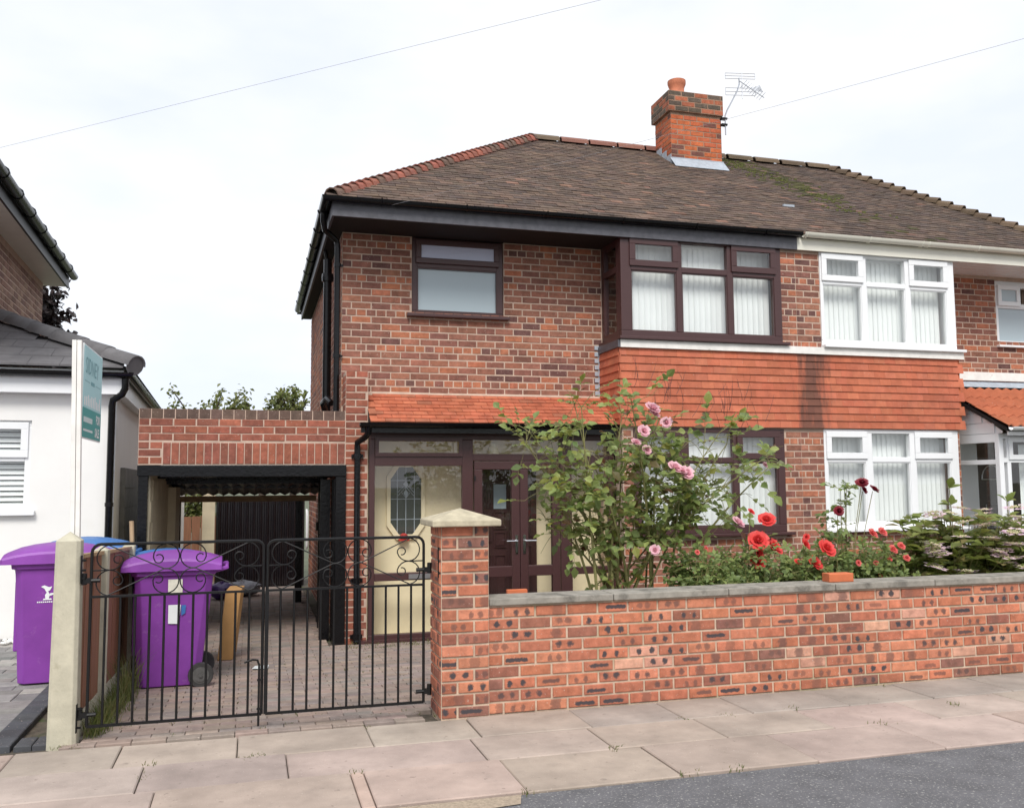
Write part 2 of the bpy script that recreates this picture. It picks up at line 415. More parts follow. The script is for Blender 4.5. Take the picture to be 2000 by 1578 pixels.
def panels(mb, u0, u1, z0, z1, ops, d0, d1, axis=0):
    zs = sorted({z0, z1} | {z for o in ops for z in o[2:] if z0 < z < z1})
    for a, b in zip(zs, zs[1:]):
        for p, q in free(u0, u1, a, b, ops):
            if axis == 0: mb.box(p, q, d0, d1, a, b)
            else: mb.box(d0, d1, p, q, a, b)
# ================================================================== SETTING
g = MB(); g.add([(-400, -400, -.40), (400, -400, -.40), (400, 600, -.40), (-400, 600, -.40)], [(0, 1, 2, 3)])
struct(g.build('ground', 'earth_far'))
rd = MB(); rd.box(-120, 120, -7.5, 4.49, -.30, -.012); struct(rd.build('road', 'asphalt'))
rd = MB(); rd.box(-120, 120, -10.5, -7.6, -.3, .09); struct(rd.build('far_pavement', 'sand'))
pv = MB(); pv.box(-30, 40, 4.50, 6.12, -.3, -.028); pav = struct(pv.build('pavement', 'joint'))
rows = [(4.505, 5.053), (5.059, 5.517), (5.523, 5.985)]
breaks = [[-4.1, -3.2, -2.3, -1.55, -.45, .53, .60, 1.36, 2.22, 3.05, 3.9, 4.75, 5.6, 6.45, 7.3, 8.2],
          [-4.0, -3.1, -2.2, -1.28, -.55, .21, 1.30, 2.06, 2.80, 3.55, 4.35, 5.2, 6.0, 6.9, 7.8],
          [-3.9, -2.9, -2.0, -1.30, -.72, -.06, .72, 1.38, 2.10, 2.75, 3.25, 4.0, 4.70, 5.4, 6.2, 7.0, 7.8]]
for ri, ((y0, y1), bs) in enumerate(zip(rows, breaks)):
    for a, b in zip(bs, bs[1:]):
        f = MB(); x0, x1 = a + .003, b - .003; cx, cy = (x0 + x1) / 2, (y0 + y1) / 2
        e = .006; hx, hy = (x1 - x0) / 2, (y1 - y0) / 2
        sk = .05 * (1 if ri else .5)
        vs = [(-hx, -hy, -.05), (hx, -hy, -.05), (hx, hy, -.05), (-hx, hy, -.05), (-hx, -hy, -e), (hx, -hy, -e), (hx, hy, -e), (-hx, hy, -e),
              (-hx + e, -hy + e, 0), (hx - e, -hy + e, 0), (hx - e, hy - e, 0), (-hx + e, hy - e, 0)]
        fs = [(8, 9, 10, 11)]
        for i in range(4):
            k = (i + 1) % 4; fs += [(i, k, k + 4, i + 4), (i + 4, k + 4, k + 8, i + 8)]
        f.add(vs, fs)
        cc = jit((.40, .325, .275), .07) if cx > -.2 else jit((.41, .335, .285), .06)
        if b - a < .1: cc = (.47, .35, .29)
        if ri == 2 and cx > 2.2: cc = jit((.345, .295, .26), .06)
        o = f.build('paving_flag', 'flag', None); o.location = (cx, cy, U(-.004, .004)); o.rotation_euler = (U(-.004, .004), U(-.003, .003), U(-.004, .004))
        o.color = (*cc, 1); setp(o, pav)
gp = MB(); gp.add([(.75, 4.30, -.007), (1.28, 4.36, -.007), (1.32, 4.485, -.007), (.3, 4.485, -.007)], [(0, 1, 2, 3)]); struct(gp.build('grit_patch', 'tan_grit'))
gp = MB(); gp.add([(2.2 + .32 * math.cos(a) * (1 + .2 * math.sin(3 * a)), 3.78 + .22 * math.sin(a), -.008) for a in [i * .4 for i in range(16)]], [tuple(range(16))])
struct(gp.build('grit_patch', 'tan_grit'))
# driveway: sloped block paving
def dz(y): return -.045 * (min(y, 10.1) - 6.1) if y > 6.1 else 0.0
dv = MB()
ys = [6.0, 10.1, 17.5]
dv.add([(-1.02, 6.0, -.03), (2.6, 6.0, -.03), (2.6, 10.1, dz(10.1) - .03), (-1.02, 10.1, dz(10.1) - .03), (-1.05, 17.5, dz(10.1) - .03), (2.6, 17.5, dz(10.1) - .03)],
       [(0, 1, 2, 3), (3, 2, 5, 4)])
drive = struct(dv.build('driveway', 'joint'))
bm = MB(); vs, fs = brick_geom(.196, .0965, .05, .004); bm.add([(x, z, -y) for x, y, z in vs], [f[::-1] for f in fs]); blk = bm.mesh('paving_block', 'block')
specs = []
y = 6.03; k = 0
while y < 16.0:
    x = -.98 + (.1 if k % 2 else 0)
    while x < 2.5:
        if not (x > 1.10 and y < 6.32) and not (x > .82 and y > 9.95):
            cc = jit(random.choice([(.30, .24, .21), (.28, .225, .20), (.26, .22, .20), (.33, .255, .215), (.31, .235, .20)]), .08)
            specs.append((x, y + .05 + U(-.001, .001), cc))
        x += .2
    y += .1005; k += 1
specs.sort(key=lambda s: s[1])
for x, y, cc in specs[:300]: inst('paving_block', blk, (x, y, dz(y) + U(-.003, .003)), drive, 0, None, cc, rot=(-math.atan(.045), 0, U(-.01, .01)))
b = MB()
for x, y, cc in specs[300:]:
    vs, fs = brick_geom(.196, .0965, .03, .004)
    b.add([(x + p, y + r_, dz(y + r_) - q + U(-.0005, .0005)) for p, q, r_ in vs], [f[::-1] for f in fs], cc)
o = b.build('paving_blocks', 'block', drive); o.color = (0, 0, 0, 1); stuff(o)
# garden soil behind the wall and neighbour drive
gs = MB(); gs.box(2.5, 8.9, 6.23, 9.79, -.35, .22); struct(gs.build('garden_bed', 'soil'))
nd = MB(); nd.box(-9, -1.17, 6.1, 12, -.3, -.03); ndr = struct(nd.build('neighbour_driveway', 'joint'))
def slab(name, x0, x1, y0, y1, z0, z1, cc, parent, e=.005):
    f = MB(); cx, cy = (x0 + x1) / 2, (y0 + y1) / 2; hx, hy = (x1 - x0) / 2, (y1 - y0) / 2
    vs = [(-hx, -hy, z0), (hx, -hy, z0), (hx, hy, z0), (-hx, hy, z0), (-hx, -hy, z1 - e), (hx, -hy, z1 - e), (hx, hy, z1 - e), (-hx, hy, z1 - e),
          (-hx + e, -hy + e, z1), (hx - e, -hy + e, z1), (hx - e, hy - e, z1), (-hx + e, hy - e, z1)]
    fs = [(8, 9, 10, 11)]
    for i in range(4):
        k = (i + 1) % 4; fs += [(i, k, k + 4, i + 4), (i + 4, k + 4, k + 8, i + 8)]
    f.add(vs, fs); o = f.build(name, 'block', None); o.location = (cx, cy, 0); o.color = (*cc, 1); setp(o, parent); return o
y = 6.18; r0 = 0
while y < 10.2:
    h = random.choice([.16, .16, .24]); x = -1.506
    while x > -4.2:
        w = random.choice([.16, .24, .32]); slab('paving_sett', x - w + .004, x, y, y + h - .004, -.06, -.004 + U(-.002, .002), jit(random.choice([(.30, .29, .28), (.22, .215, .21), (.38, .365, .34), (.26, .25, .24)]), .06), ndr); x -= w
    y += h
for k in range(20): slab('kerb_block', -1.50, -1.36, 6.13 + k * .205, 6.13 + k * .205 + .198, -.06, .012, jit((.075, .078, .088), .1), ndr)
for k in range(2): slab('kerb_block', -1.34 + k * .1, -1.245 + k * .1, 6.13, 6.33, -.06, .005, jit((.085, .087, .095), .1), ndr)
pb = MB()
for i in range(160):
    x, y = U(-4.5, -1.9), U(10.0, 10.25); r = U(.015, .035); pb.lathe([(r * .5, -r * .5), (r, 0), (r * .5, r * .5)], (x, y, .02), 5)
for i in range(14): r = U(.015, .03); pb.lathe([(r * .5, -r * .5), (r, 0), (r * .5, r * .5)], (U(-1.19, -1.16), U(6.45, 6.7), .0 + U(0, .05)), 5)
o = pb.build('pebbles', 'pebble'); stuff(o); o['label'] = 'white pebbles along the neighbouring wall'
# ================================================================== HOUSES
FY, BY, PX = 10.4, 9.80, 6.54           # facade plane, bay plane, party line
SOF = 4.455
house = thing('semi_detached_house', (3.5, 10.4, -.18), 'brick semi-detached house with maroon window frames and black gutters behind the gate', 'house')
nb = thing('semi_detached_house', (9.0, 10.4, -.18), 'attached brick house half with white window frames and cream gutter on the right', 'house')
# openings per wall
up_win = (1.762, 2.884, 3.53, 4.47)
bay_u = (4.14, 6.315, 3.24, 4.46); bay_g = (4.285, 6.30, .90, 2.17)
nbay_u = (6.885, 8.94, 3.24, 4.46); nbay_g = (6.865, 8.89, .94, 2.19)
nb_win = (10.22, 11.0, 3.50, 4.40)
LW = {}; NW = {}
def wall(par, name, m='mortar'):
    return par
w = MB(); panels(w, .95, 4.16, -.2, SOF, [up_win, (1.235, 4.135, -.3, 2.20)], FY, FY + .25); w.box(.95, 1.2, FY + .25, 16.1, -.2, SOF)
w.box(1.2, 6.5, 15.85, 16.1, -.2, SOF)
hw = w.build('front_wall', 'mortar', house)
w = MB(); panels(w, 4.15, PX, -.2, SOF, [bay_u, bay_g], BY, BY + .22)
w.box(4.15, 4.37, BY + .22, FY + .2, -.2, .9); w.box(4.15, 4.37, BY + .22, FY + .2, 2.17, 3.24)
hb = w.build('bay_wall', 'mortar', house)
w = MB(); w.box(.975, 1.222, 10.088, FY, -.2, 2.795); hp = w.build('porch_pier', 'mortar', house)
w = MB(); panels(w, 8.95, 11.2, -.2, SOF, [nb_win, (9.2, 10.9, -.3, 2.3)], FY, FY + .25); w.box(10.95, 11.2, FY + .25, 16.1, -.2, SOF); w.box(PX, 10.95, 15.85, 16.1, -.2, SOF)
nw = w.build('front_wall', 'mortar', nb)
w = MB(); panels(w, PX, 8.93, -.2, SOF, [nbay_u, nbay_g], BY, BY + .22)
w.box(8.71, 8.93, BY + .22, FY + .2, -.2, SOF)
nbw = w.build('bay_wall', 'mortar', nb)
# interiors (party wall, floors, room backs)
w = MB(); w.box(1.2, 6.5, 11.9, 12.0, -.2, SOF); w.box(1.2, 4.36, 10.65, 11.9, 2.35, 2.45); w.box(4.38, 6.5, 10.05, 11.9, 2.25, 2.5); w.box(6.47, 6.52, 10.05, 11.9, -.2, SOF)
w.build('inner_walls', 'interior', house)
w = MB(); w.box(6.56, 10.95, 11.9, 12.0, -.2, SOF); w.box(6.58, 8.7, 10.05, 11.9, 2.25, 2.5); w.box(8.8, 10.9, 10.7, 11.9, 2.35, 2.45)
w.build('inner_walls', 'interior', nb)
sp = []; spn = []
courses(sp, .952, 4.15, 2.42, SOF, FY, 0, pal_house, [up_win], hdr_every=5, start=2)
tagged = {id(s): 'f' for s in sp}
sp_b = []
courses(sp_b, 6.315, PX, 3.20, SOF, BY, 0, pal_house, [], hdr_every=5)
courses(sp_b, 4.16, PX, -.2, 2.21, BY, 0, pal_house, [bay_g], hdr_every=5, start=3)
courses(sp_b, BY + .01, FY, -.2, .9, 4.15, 1, pal_house)
sp_p = []
courses(sp_p, .977, 1.220, -.2, 2.80, 10.088, 0, pal_port, [])
courses(sp_p, 10.09, FY, 2.35, 2.80, .975, 1, pal_port)
sp_s = []
courses(sp_s, FY + .01, 16.1, -.2, SOF, .95, 1, pal_house, hdr_every=5)
kb = {}
for s in sp + sp_s: kb[id(s)] = hw
for s in sp_b: kb[id(s)] = hb
for s in sp_p: kb[id(s)] = hp
place_bricks(sp + sp_b + sp_p + sp_s, lambda s: kb[id(s)], house, 300)
spn = []; courses(spn, 8.95, 11.2, 2.30, SOF, FY, 0, pal_house, [nb_win], hdr_every=5, start=1)
spnb = []; courses(spnb, PX, 6.885, 3.20, SOF, BY, 0, pal_house, [], hdr_every=5)
courses(spnb, PX, 8.93, -.2, 2.21, BY, 0, pal_house, [nbay_g], hdr_every=5, start=3)
kn = {}
for s in spn: kn[id(s)] = nw
for s in spnb: kn[id(s)] = nbw
place_bricks(spn + spnb, lambda s: kn[id(s)], nb, 300)
# ---- windows
def pane(parent, x0, x1, z0, z1, y, m='glass'):
    p = MB(); p.add([(x0, y, z0), (x1, y, z0), (x1, y, z1), (x0, y, z1)], [(0, 1, 2, 3)]); return p.build('pane', m, parent)
def triple(par, x0, x1, z0, z1, gb, zt0, zt1, m, Y, zb, zt):
    """three-light window: glass columns gb, transom zt0..zt1, glass bottom zb, glass top zt"""
    f = MB(); y0, y1 = Y + .0, Y + .075
    f.box(x0, x1, y0, y1, z0, zb); f.box(x0, x1, y0, y1, zt + .012, z1)
    xs = [x0] + [v for g_ in gb for v in g_] + [x1]
    for i in range(0, 8, 2): f.box(xs[i], xs[i + 1], y0, y1, zb, zt + .012)
    for a, b_ in gb: f.box(a, b_, y0, y1, zt0, zt1)
    win = f.build('window', m, par, bevel=.006)
    for i, (a, b_) in enumerate(gb):
        pane(win, a, b_, zb, zt0, Y + .04)
        bd = MB(); bd.ring(a, b_, zb, zt0, .012, Y + .012, Y + .038); bd.build('glazing_bead', m, win)
        if i == 1: pane(win, a, b_, zt1, zt + .012, Y + .04)
        else:
            c = MB(); c.ring(a - .022, b_ + .022, zt1 - .022, zt + .034, .075, Y - .022, Y - .001); c.build('casement', m, win, bevel=.005)
            pane(win, a + .05, b_ - .05, zt1 + .05, zt - .04, Y - .004)
            c = MB(); c.ring(a + .001, b_ - .001, zt1 + .001, zt + .011, .052, Y, Y + .03); c.build('casement_rebate', m, win)
    return win
def sill(win, x0, x1, z, Y, m, t=.035, d=.09):
    s_ = MB(); s_.box(x0, x1, Y - d, Y + .01, z - t, z); return s_.build('sill', m, win, bevel=.006)
w1 = triple(house, 4.155, 6.32, 3.255, 4.462, [(4.29, 4.883), (4.956, 5.569), (5.644, 6.221)], 4.065, 4.135, 'maroon', BY - .02, 3.335, 4.42)
sill(w1, 4.10, 6.37, 3.254, BY - .02, 'maroon')
sr = MB(); sr.box(4.105, 4.155, BY - .02, FY, 3.215, 3.254)
sr.build('sill', 'maroon', w1)
s_ = MB()                                # bay return window
s_.box(4.155, 4.215, BY + .057, FY, 3.2545, 3.34); s_.box(4.155, 4.215, BY + .057, FY, 4.40, 4.462); s_.box(4.155, 4.215, BY + .057, FY, 4.06, 4.13)
for a, b_ in ((BY + .057, BY + .13), (FY - .09, FY)): s_.box(4.155, 4.215, a, b_, 3.34, 4.06); s_.box(4.155, 4.215, a, b_, 4.13, 4.40)
s_.build('return_frame', 'maroon', w1)
for za, zb_ in ((3.34, 4.06), (4.13, 4.40)):
    p = MB(); p.add([(4.185, BY + .13, za), (4.185, FY - .09, za), (4.185, FY - .09, zb_), (4.185, BY + .13, zb_)], [(0, 3, 2, 1)]); p.build('pane', 'glass', w1)
w2 = triple(house, 4.285, 6.30, .93, 2.185, [(4.37, 4.93), (5.0, 5.59), (5.66, 6.205)], 1.77, 1.835, 'maroon', BY - .01, 1.015, 2.12)
sill(w2, 4.24, 6.36, .93, BY - .01, 'maroon')
w3 = triple(nb, 6.885, 8.945, 3.25, 4.455, [(6.925, 7.5), (7.578, 8.169), (8.248, 8.815)], 4.035, 4.10, 'white_pvc', BY - .02, 3.315, 4.40)
sill(w3, 6.87, 9.02, 3.25, BY - .02, 'white_pvc')
s_ = MB(); s_.box(8.88, 8.945, BY + .057, FY, 3.255, 4.455); s_.build('return_frame', 'white_pvc', w3)
w4 = triple(nb, 6.862, 8.895, .945, 2.19, [(6.911, 7.465), (7.569, 8.138), (8.229, 8.77)], 1.775, 1.84, 'white_pvc', BY - .01, 1.02, 2.13)
sill(w4, 6.84, 8.95, .945, BY - .01, 'white_pvc')
# small landing window
def small(par, x0, x1, z0, z1, gl, gu, m, glu, gll):
    Y = FY + .02; f = MB(); f.box(x0, x1, Y, Y + .07, z0, gl[2]); f.box(x0, x1, Y, Y + .07, gu[3] + .03, z1)
    f.box(x0, gl[0], Y, Y + .07, gl[2], gu[3] + .03); f.box(gl[1], x1, Y, Y + .07, gl[2], gu[3] + .03); f.box(gl[0], gl[1], Y, Y + .07, gl[3], gu[2] - .03)
    wn = f.build('window', m, par, bevel=.006)
    c = MB(); c.ring(gu[0] - .065, gu[1] + .065, gu[2] - .07, gu[3] + .06, .065, Y - .03, Y - .001); c.build('casement', m, wn, bevel=.005)
    pane(wn, gl[0], gl[1], gl[2], gl[3], Y + .03, gll); pane(wn, gu[0], gu[1], gu[2], gu[3], Y - .01, glu)
    c = MB(); c.ring(gl[0], gl[1], gl[2], gl[3], .012, Y + .004, Y + .028); c.build('glazing_bead', m, wn)
    return wn
w5 = small(house, 1.764, 2.882, 3.535, SOF, (1.830, 2.807, 3.577, 4.098), (1.877, 2.766, 4.217, 4.373), 'maroon', 'frosted_lilac', 'frosted')
sill(w5, 1.70, 2.945, 3.534, FY + .02, 'maroon', .04, .10)
w6 = small(nb, 10.222, 11.15, 3.46, SOF, (10.27, 11.05, 3.52, 4.02), (10.33, 10.60, 4.11, 4.28), 'white_pvc', 'frosted', 'frosted')
sill(w6, 10.2, 11.2, 3.459, FY + .02, 'white_pvc', .03, .08)
# ---- vertical blinds (hang inside the windows)
sl_b = MB(); sl_b.add([(-.044, 0, 0), (-.015, .006, 0), (.015, .006, 0), (.044, 0, 0), (-.044, 0, 1), (-.015, .006, 1), (.015, .006, 1), (.044, 0, 1)], [(0, 1, 5, 4), (1, 2, 6, 5), (2, 3, 7, 6)])
slat = sl_b.mesh('slat', 'blind', True)
for (x0, x1, z0, z1, lab) in ((4.24, 6.26, 3.33, 4.42, 'white vertical blind in the upstairs maroon bay window'), (4.33, 6.25, 1.0, 2.13, 'white vertical blind in the ground floor maroon window'),
                        (6.90, 8.86, 3.30, 4.41, 'white vertical blind in the upstairs white bay window'), (6.88, 8.83, 1.0, 2.14, 'white vertical blind in the ground floor white window')):
    t = thing('vertical_blind', ((x0 + x1) / 2, BY + .16, z0), lab, 'blind')
    hr = MB(); hr.box(x0, x1, BY + .13, BY + .18, z1, z1 + .035); hr.build('head_rail', 'white_pvc', t)
    x = x0 + .04
    while x < x1 - .03:
        inst('slat', slat, (x, BY + .155, z0), t, math.radians(7 + U(-3, 3)), (1, 1, z1 - z0)); x += .074
# ---- white band, hung tiles
for par, x0, x1 in ((house, 4.12, PX), (nb, PX, 8.99)):
    t = MB(); t.box(x0, x1, BY - .07, BY + .0, 3.125, 3.214)
    if par is house:
        t2 = MB(); t2.box(4.09, 4.119, BY - .06, FY, 3.125, 3.213); t2.build('band_return', 'fascia_dark', par)
    else: t.box(8.99, 9.0, BY - .07, FY, 3.125, 3.213)
    t.build('band_board', 'white_paint', par)
htb = MB(); hl, hh = .1615, .118
htb.add([(-hl / 2, -.017, 0), (hl / 2, -.017, 0), (hl / 2, .0, 0), (-hl / 2, .0, 0), (-hl / 2, .0, hh), (hl / 2, .0, hh), (hl / 2, .012, hh), (-hl / 2, .012, hh)],
        [(0, 1, 5, 4), (3, 2, 1, 0), (1, 2, 6, 5), (0, 4, 7, 3), (4, 5, 6, 7)])
ht = htb.mesh('hung_tile', 'hung_tile')
nrow = 10; gz = (3.128 - 2.20) / nrow
def tcol(): return jit(random.choice([(.47, .135, .072), (.49, .145, .078), (.45, .128, .068), (.50, .155, .085)]), .07)
bk = MB(); bk.box(4.14, PX, BY - .022, BY + .0, 2.203, 3.125); bk.box(4.128, 4.15, BY - .02, FY, 2.203, 3.125); hk = bk.build('tile_hanging', 'orange_clay', house)
bk = MB(); bk.box(PX, 8.94, BY - .022, BY, 2.203, 3.125); bk.box(8.94, 8.962, BY - .02, FY, 2.203, 3.125); nk = bk.build('tile_hanging', 'orange_clay', nb)
for r in range(nrow):
    z = 2.20 + r * gz; fl = 0.0
    x = 4.115 + (.08 if r % 2 else .0)
    if r % 2: inst('hung_tile', ht, (4.155, BY - .03 - fl, z), hk, 0, (.5, 1, 1), tcol())
    x = 4.115 + hl / 2 + (.081 if r % 2 else 0)
    while x < 9.0 - .04:
        p = hk if x < PX else nk
        inst('hung_tile', ht, (x, BY - .03 - fl + U(-.0007, .0007), z + U(-.001, .001)), p, 0, (1, 1, 1), tcol(), rot=(U(-.004, .004), U(-.003, .003), 0)); x += .163
    y = BY + .03
    k = 0
    while y < FY - .02:
        inst('hung_tile', ht, (4.118 - fl, y + (.04 if r % 2 else 0), z), hk, -math.pi / 2, None, tcol()); y += .163
fl_ = MB(); fl_.box(4.095, 4.128, FY - .012, FY - .008, 2.3, 3.2)
for k in range(10): fl_.box(4.045, 4.125, FY - .016, FY - .013, 2.45 + k * .081, 2.50 + k * .081)
fl_.build('lead_flashing', 'lead', house)
# ---- eaves: soffit, fascia, gutter
RE, RY, RZt = 9.72, 13.2, 6.93           # eave Y, ridge Y, ridge Z
s_ = MB(); s_.box(.80, 4.15, 9.76, FY, SOF, SOF + .02); s_.box(4.15, PX, 9.76, BY + .2, SOF + .006, SOF + .02); s_.box(.80, .95, FY, 16.2, SOF, SOF + .02)
s_.build('soffit', 'soffit_dark', house)
s_ = MB(); s_.box(.78, PX, 9.735, 9.76, SOF - .012, 4.60); s_.build('fascia', 'fascia_dark', house, bevel=.003)
s_ = MB(); s_.box(.775, .80, 9.76, 16.2, SOF - .012, 4.60); s_.build('fascia', 'fascia_dark', house)
def gutter(par, pts, m, r=.056):
    pts = [Vector(p) for p in pts]
    g_ = MB(); n = 7
    vs = []; fs = []
    for i, p in enumerate(pts):
        t = (pts[min(i + 1, len(pts) - 1)] - pts[max(0, i - 1)]).normalized(); sd_ = t.cross(Vector((0, 0, 1))).normalized()
        if 0 < i < len(pts) - 1: sd_ = sd_ * 1.3
        for rad in (r, r - .006):
            for k in range(n):
                a = math.pi * k / (n - 1); vs.append(p + sd_ * math.cos(a) * rad + Vector((0, 0, -math.sin(a) * rad)))
    q = 2 * n
    for i in range(len(pts) - 1):
        for k in range(n - 1):
            fs.append((i * q + k, i * q + k + 1, (i + 1) * q + k + 1, (i + 1) * q + k)); fs.append((i * q + n + k, (i + 1) * q + n + k, (i + 1) * q + n + k + 1, i * q + n + k + 1))
        for k in (0, n - 1): fs.append((i * q + k, (i + 1) * q + k, (i + 1) * q + n + k, i * q + n + k))
    for e in (0, len(pts) - 1):
        for k in range(n - 1): fs.append((e * q + k, e * q + k + 1, e * q + n + k + 1, e * q + n + k))
    g_.add(vs, fs); return g_.build('gutter', m, par, True)
def clip(par, m, c, axis, r=.060):
    f = MB(); q = [math.pi + math.pi * k / 8 for k in range(9)]
    if axis == 0: f.tube([(c[0], c[1] + r * math.cos(a), c[2] + r * math.sin(a)) for a in q], .009, 5)
    else: f.tube([(c[0] + r * math.cos(a), c[1], c[2] + r * math.sin(a)) for a in q], .009, 5)
    return f.build('gutter_clip', m, par, True)
gu = gutter(house, [(PX + .02, 9.67, 4.645), (.715, 9.67, 4.635), (.715, 16.2, 4.62)], 'black_gloss')
for k in range(6):
    clip(house, 'black_gloss', (1.3 + k * .95, 9.67, 4.643), 0)
for k in range(8):
    clip(house, 'black_gloss', (.715, 10.2 + k * .75, 4.632), 1)
s_ = MB(); s_.box(PX + .001, 11.45, 9.735, 9.76, SOF - .012, 4.60); s_.build('fascia', 'cream_pvc', nb, bevel=.003)
s_ = MB(); s_.box(8.95, 11.42, 9.76, FY, SOF, SOF + .02); s_.box(PX, 8.95, 9.76, BY + .2, SOF + .006, SOF + .02)
for k in range(5): s_.box(8.96, 11.4, 9.80 + k * .12, 9.805 + k * .12, SOF - .003, SOF)
s_.build('soffit', 'white_pvc', nb)
gutter(nb, [(11.5, 9.67, 4.635), (PX + .05, 9.67, 4.645)], 'cream_pvc')
for x in (6.62, 7.55, 8.35, 8.45, 9.25, 10.2):
    clip(nb, 'cream_pvc', (x, 9.67, 4.643), 0)
# ---- roof
def zr(y): return 4.655 + (y - RE) * (RZt - 4.655) / (RY - RE)
HL0, HL1 = .72, 4.17; HR0, HR1 = 11.45, 9.53
def xl(y): return HL0 + (HL1 - HL0) * (y - RE) / (RY - RE)
def xr(y): return HR0 + (HR1 - HR0) * (y - RE) / (RY - RE)
b = MB(); d = .03
b.add([(HL0, RE, 4.63), (PX, RE, 4.63), (PX, RY, RZt - d), (HL1, RY, RZt - d), (HL0, 16.7, 4.63), (PX, 16.7, 4.63)], [(0, 1, 2, 3), (0, 3, 4), (3, 2, 5, 4), (0, 4, 5, 1)])
rl = b.build('roof', 'soffit_dark', house)
b = MB(); b.add([(HR0, RE, 4.63), (PX, RE, 4.63), (PX, RY, RZt - d), (HR1, RY, RZt - d), (HR0, 16.7, 4.63), (PX, 16.7, 4.63)], [(1, 0, 3, 2), (0, 4, 3), (2, 3, 4, 5), (0, 1, 5, 4)])
rn = b.build('roof', 'soffit_dark', nb)
sl_len = math.hypot(RY - RE, RZt - 4.655); ncr = 41; gauge = sl_len / ncr; ang = math.atan2(RZt - 4.655, RY - RE)
TL, TH, TT = .160, .20, .014
def tile_geom():
    hw_ = TL / 2; return [(-hw_, 0, 0), (hw_, 0, 0), (hw_, 0, TT), (-hw_, 0, TT), (-hw_, TH, -TT), (hw_, TH, -TT), (hw_, TH, 0), (-hw_, TH, 0)], [(3, 2, 6, 7), (0, 1, 2, 3), (1, 5, 6, 2), (0, 3, 7, 4)]
tv, tf = tile_geom(); b = MB(); b.add(tv, tf); rtile = b.mesh('roof_tile', 'roof_tile')
def rcol(x, y):
    c = random.choice([(.128, .088, .068), (.108, .076, .06), (.148, .099, .073), (.094, .068, .057), (.12, .083, .064)])
    if R() < .012: c = (.22, .125, .09)
    c = jit(c, .15)
    s = math.exp(-((x - 7.6 - (RY - y) * .28) / .35) ** 2) * (1 if y > 11.2 else .3)
    if R() < .6 * s: c = jit((.075, .07, .022), .3)
    if x > 7.2: c = tuple(k * .86 for k in c)
    return c
tl_sp = {0: [], 1: []}
for r in range(ncr):
    y = RE - .035 + (RY - RE) * r / ncr; z = zr(y) + .004
    x = .3 + (.0825 if r % 2 else 0)
    while x < 12:
        if xl(y) + .06 < x < xr(y) - .06: tl_sp[0 if x < PX else 1].append((x + U(-.003, .003), y + U(-.004, .004), z + U(0, .005), rcol(x, y)))
        x += .165
for side, par in ((0, rl), (1, rn)):
    L_ = sorted(tl_sp[side], key=lambda s: (s[0]) ** 2 + s[1] ** 2 + s[2] ** 2)
    for x, y, z, c in L_[:300]: inst('roof_tile', rtile, (x, y, z), par, 0, None, c, rot=(ang + U(-.02, .02), U(-.012, .012), 0))
    b = MB()
    for x, y, z, c in L_[300:]:
        ca, sa = math.cos(ang + U(-.02, .02)), math.sin(ang)
        tw = U(-.004, .004)
        b.add([(x + p, y + q * ca - s * sa, z + q * sa + s * ca + p * tw * 5) for p, q, s in tv], tf, c)
    o = b.build('roof_tiles', 'roof_tile', par); o.color = (0, 0, 0, 1); stuff(o)
# hip and ridge tiles
def half_round(L, r, n=7, t=.014, taper=.85):
    vs = []; fs = []
    for i, (y, k) in enumerate(((0, 1.0), (L, taper))):
        for q in (r * k, (r - t) * k):
            for a in range(n): th = math.pi * a / (n - 1); vs.append((math.cos(th) * q, y, math.sin(th) * q))
    q = 2 * n
    for a in range(n - 1):
        fs += [(a, a + 1, q + a + 1, q + a), (n + a, q + n + a, q + n + a + 1, n + a + 1), (a, n + a, n + a + 1, a + 1)]
    return vs, fs
b = MB(); b.add(*half_round(.26, .105)); hipm = b.mesh('hip_tile', 'hung_tile'); b = MB(); b.add(*half_round(.45, .11, taper=1)); ridgem = b.mesh('ridge_tile', 'hung_tile')
def along(p0, p1, step, me, par, name, colf, lift, lean=.10):
    p0, p1 = Vector(p0), Vector(p1); dv_ = p1 - p0; n = int(dv_.length / step); dn = dv_.normalized()
    q = dn.to_track_quat('Y', 'Z')
    for i in range(n):
        p = p0 + dv_ * ((i + .0) / n) + Vector((0, 0, lift))
        o = inst(name, me, p, None, 0, None, colf(i)); o.rotation_mode = 'QUATERNION'; o.rotation_quaternion = q @ Matrix.Rotation(-lean, 4, 'X').to_quaternion() @ Matrix.Rotation(U(-.03, .03), 4, 'Y').to_quaternion(); setp(o, par)
hc = lambda i: jit(random.choice([(.27, .095, .065), (.33, .11, .075), (.22, .095, .07), (.15, .095, .07)]), .1)
hd = lambda i: jit((.12, .082, .05), .2)
along((HL0 + .05, RE + .05, 4.66), (HL1, RY, RZt + .02), .135, hipm, rl, 'hip_tile', hc, .0, .16)
along((HR0, RE, 4.66), (HR1, RY, RZt + .02), .20, hipm, rn, 'hip_tile', hd, .0, .16)
along((HL1 - .05, RY, RZt - .015), (PX, RY, RZt - .015), .45, ridgem, rl, 'ridge_tile', lambda i: jit((.13, .09, .06), .1) if i < 1 else jit((.22, .095, .068), .15), 0, 0)
along((PX, RY, RZt - .015), (HR1 + .05, RY, RZt - .015), .45, ridgem, rn, 'ridge_tile', hd, 0, 0)
v = MB(); yv = 10.75; v.box(7.03, 7.20, yv, yv + .1, zr(yv) + .02, zr(yv) + .05); v.build('roof_vent', 'lead', rn)
ms = MB()
for i in range(230):
    t_ = R(); y = 13.05 - t_ ** 1.5 * 2.4; x = 7.45 + (13.2 - y) * .3 + random.gauss(0, .16 + .1 * t_); r = U(.012, .035)
    ms.lathe([(r, -.01), (r * .8, r * .4), (r * .3, r * .6)], (x, y, zr(y) + .018), 5)
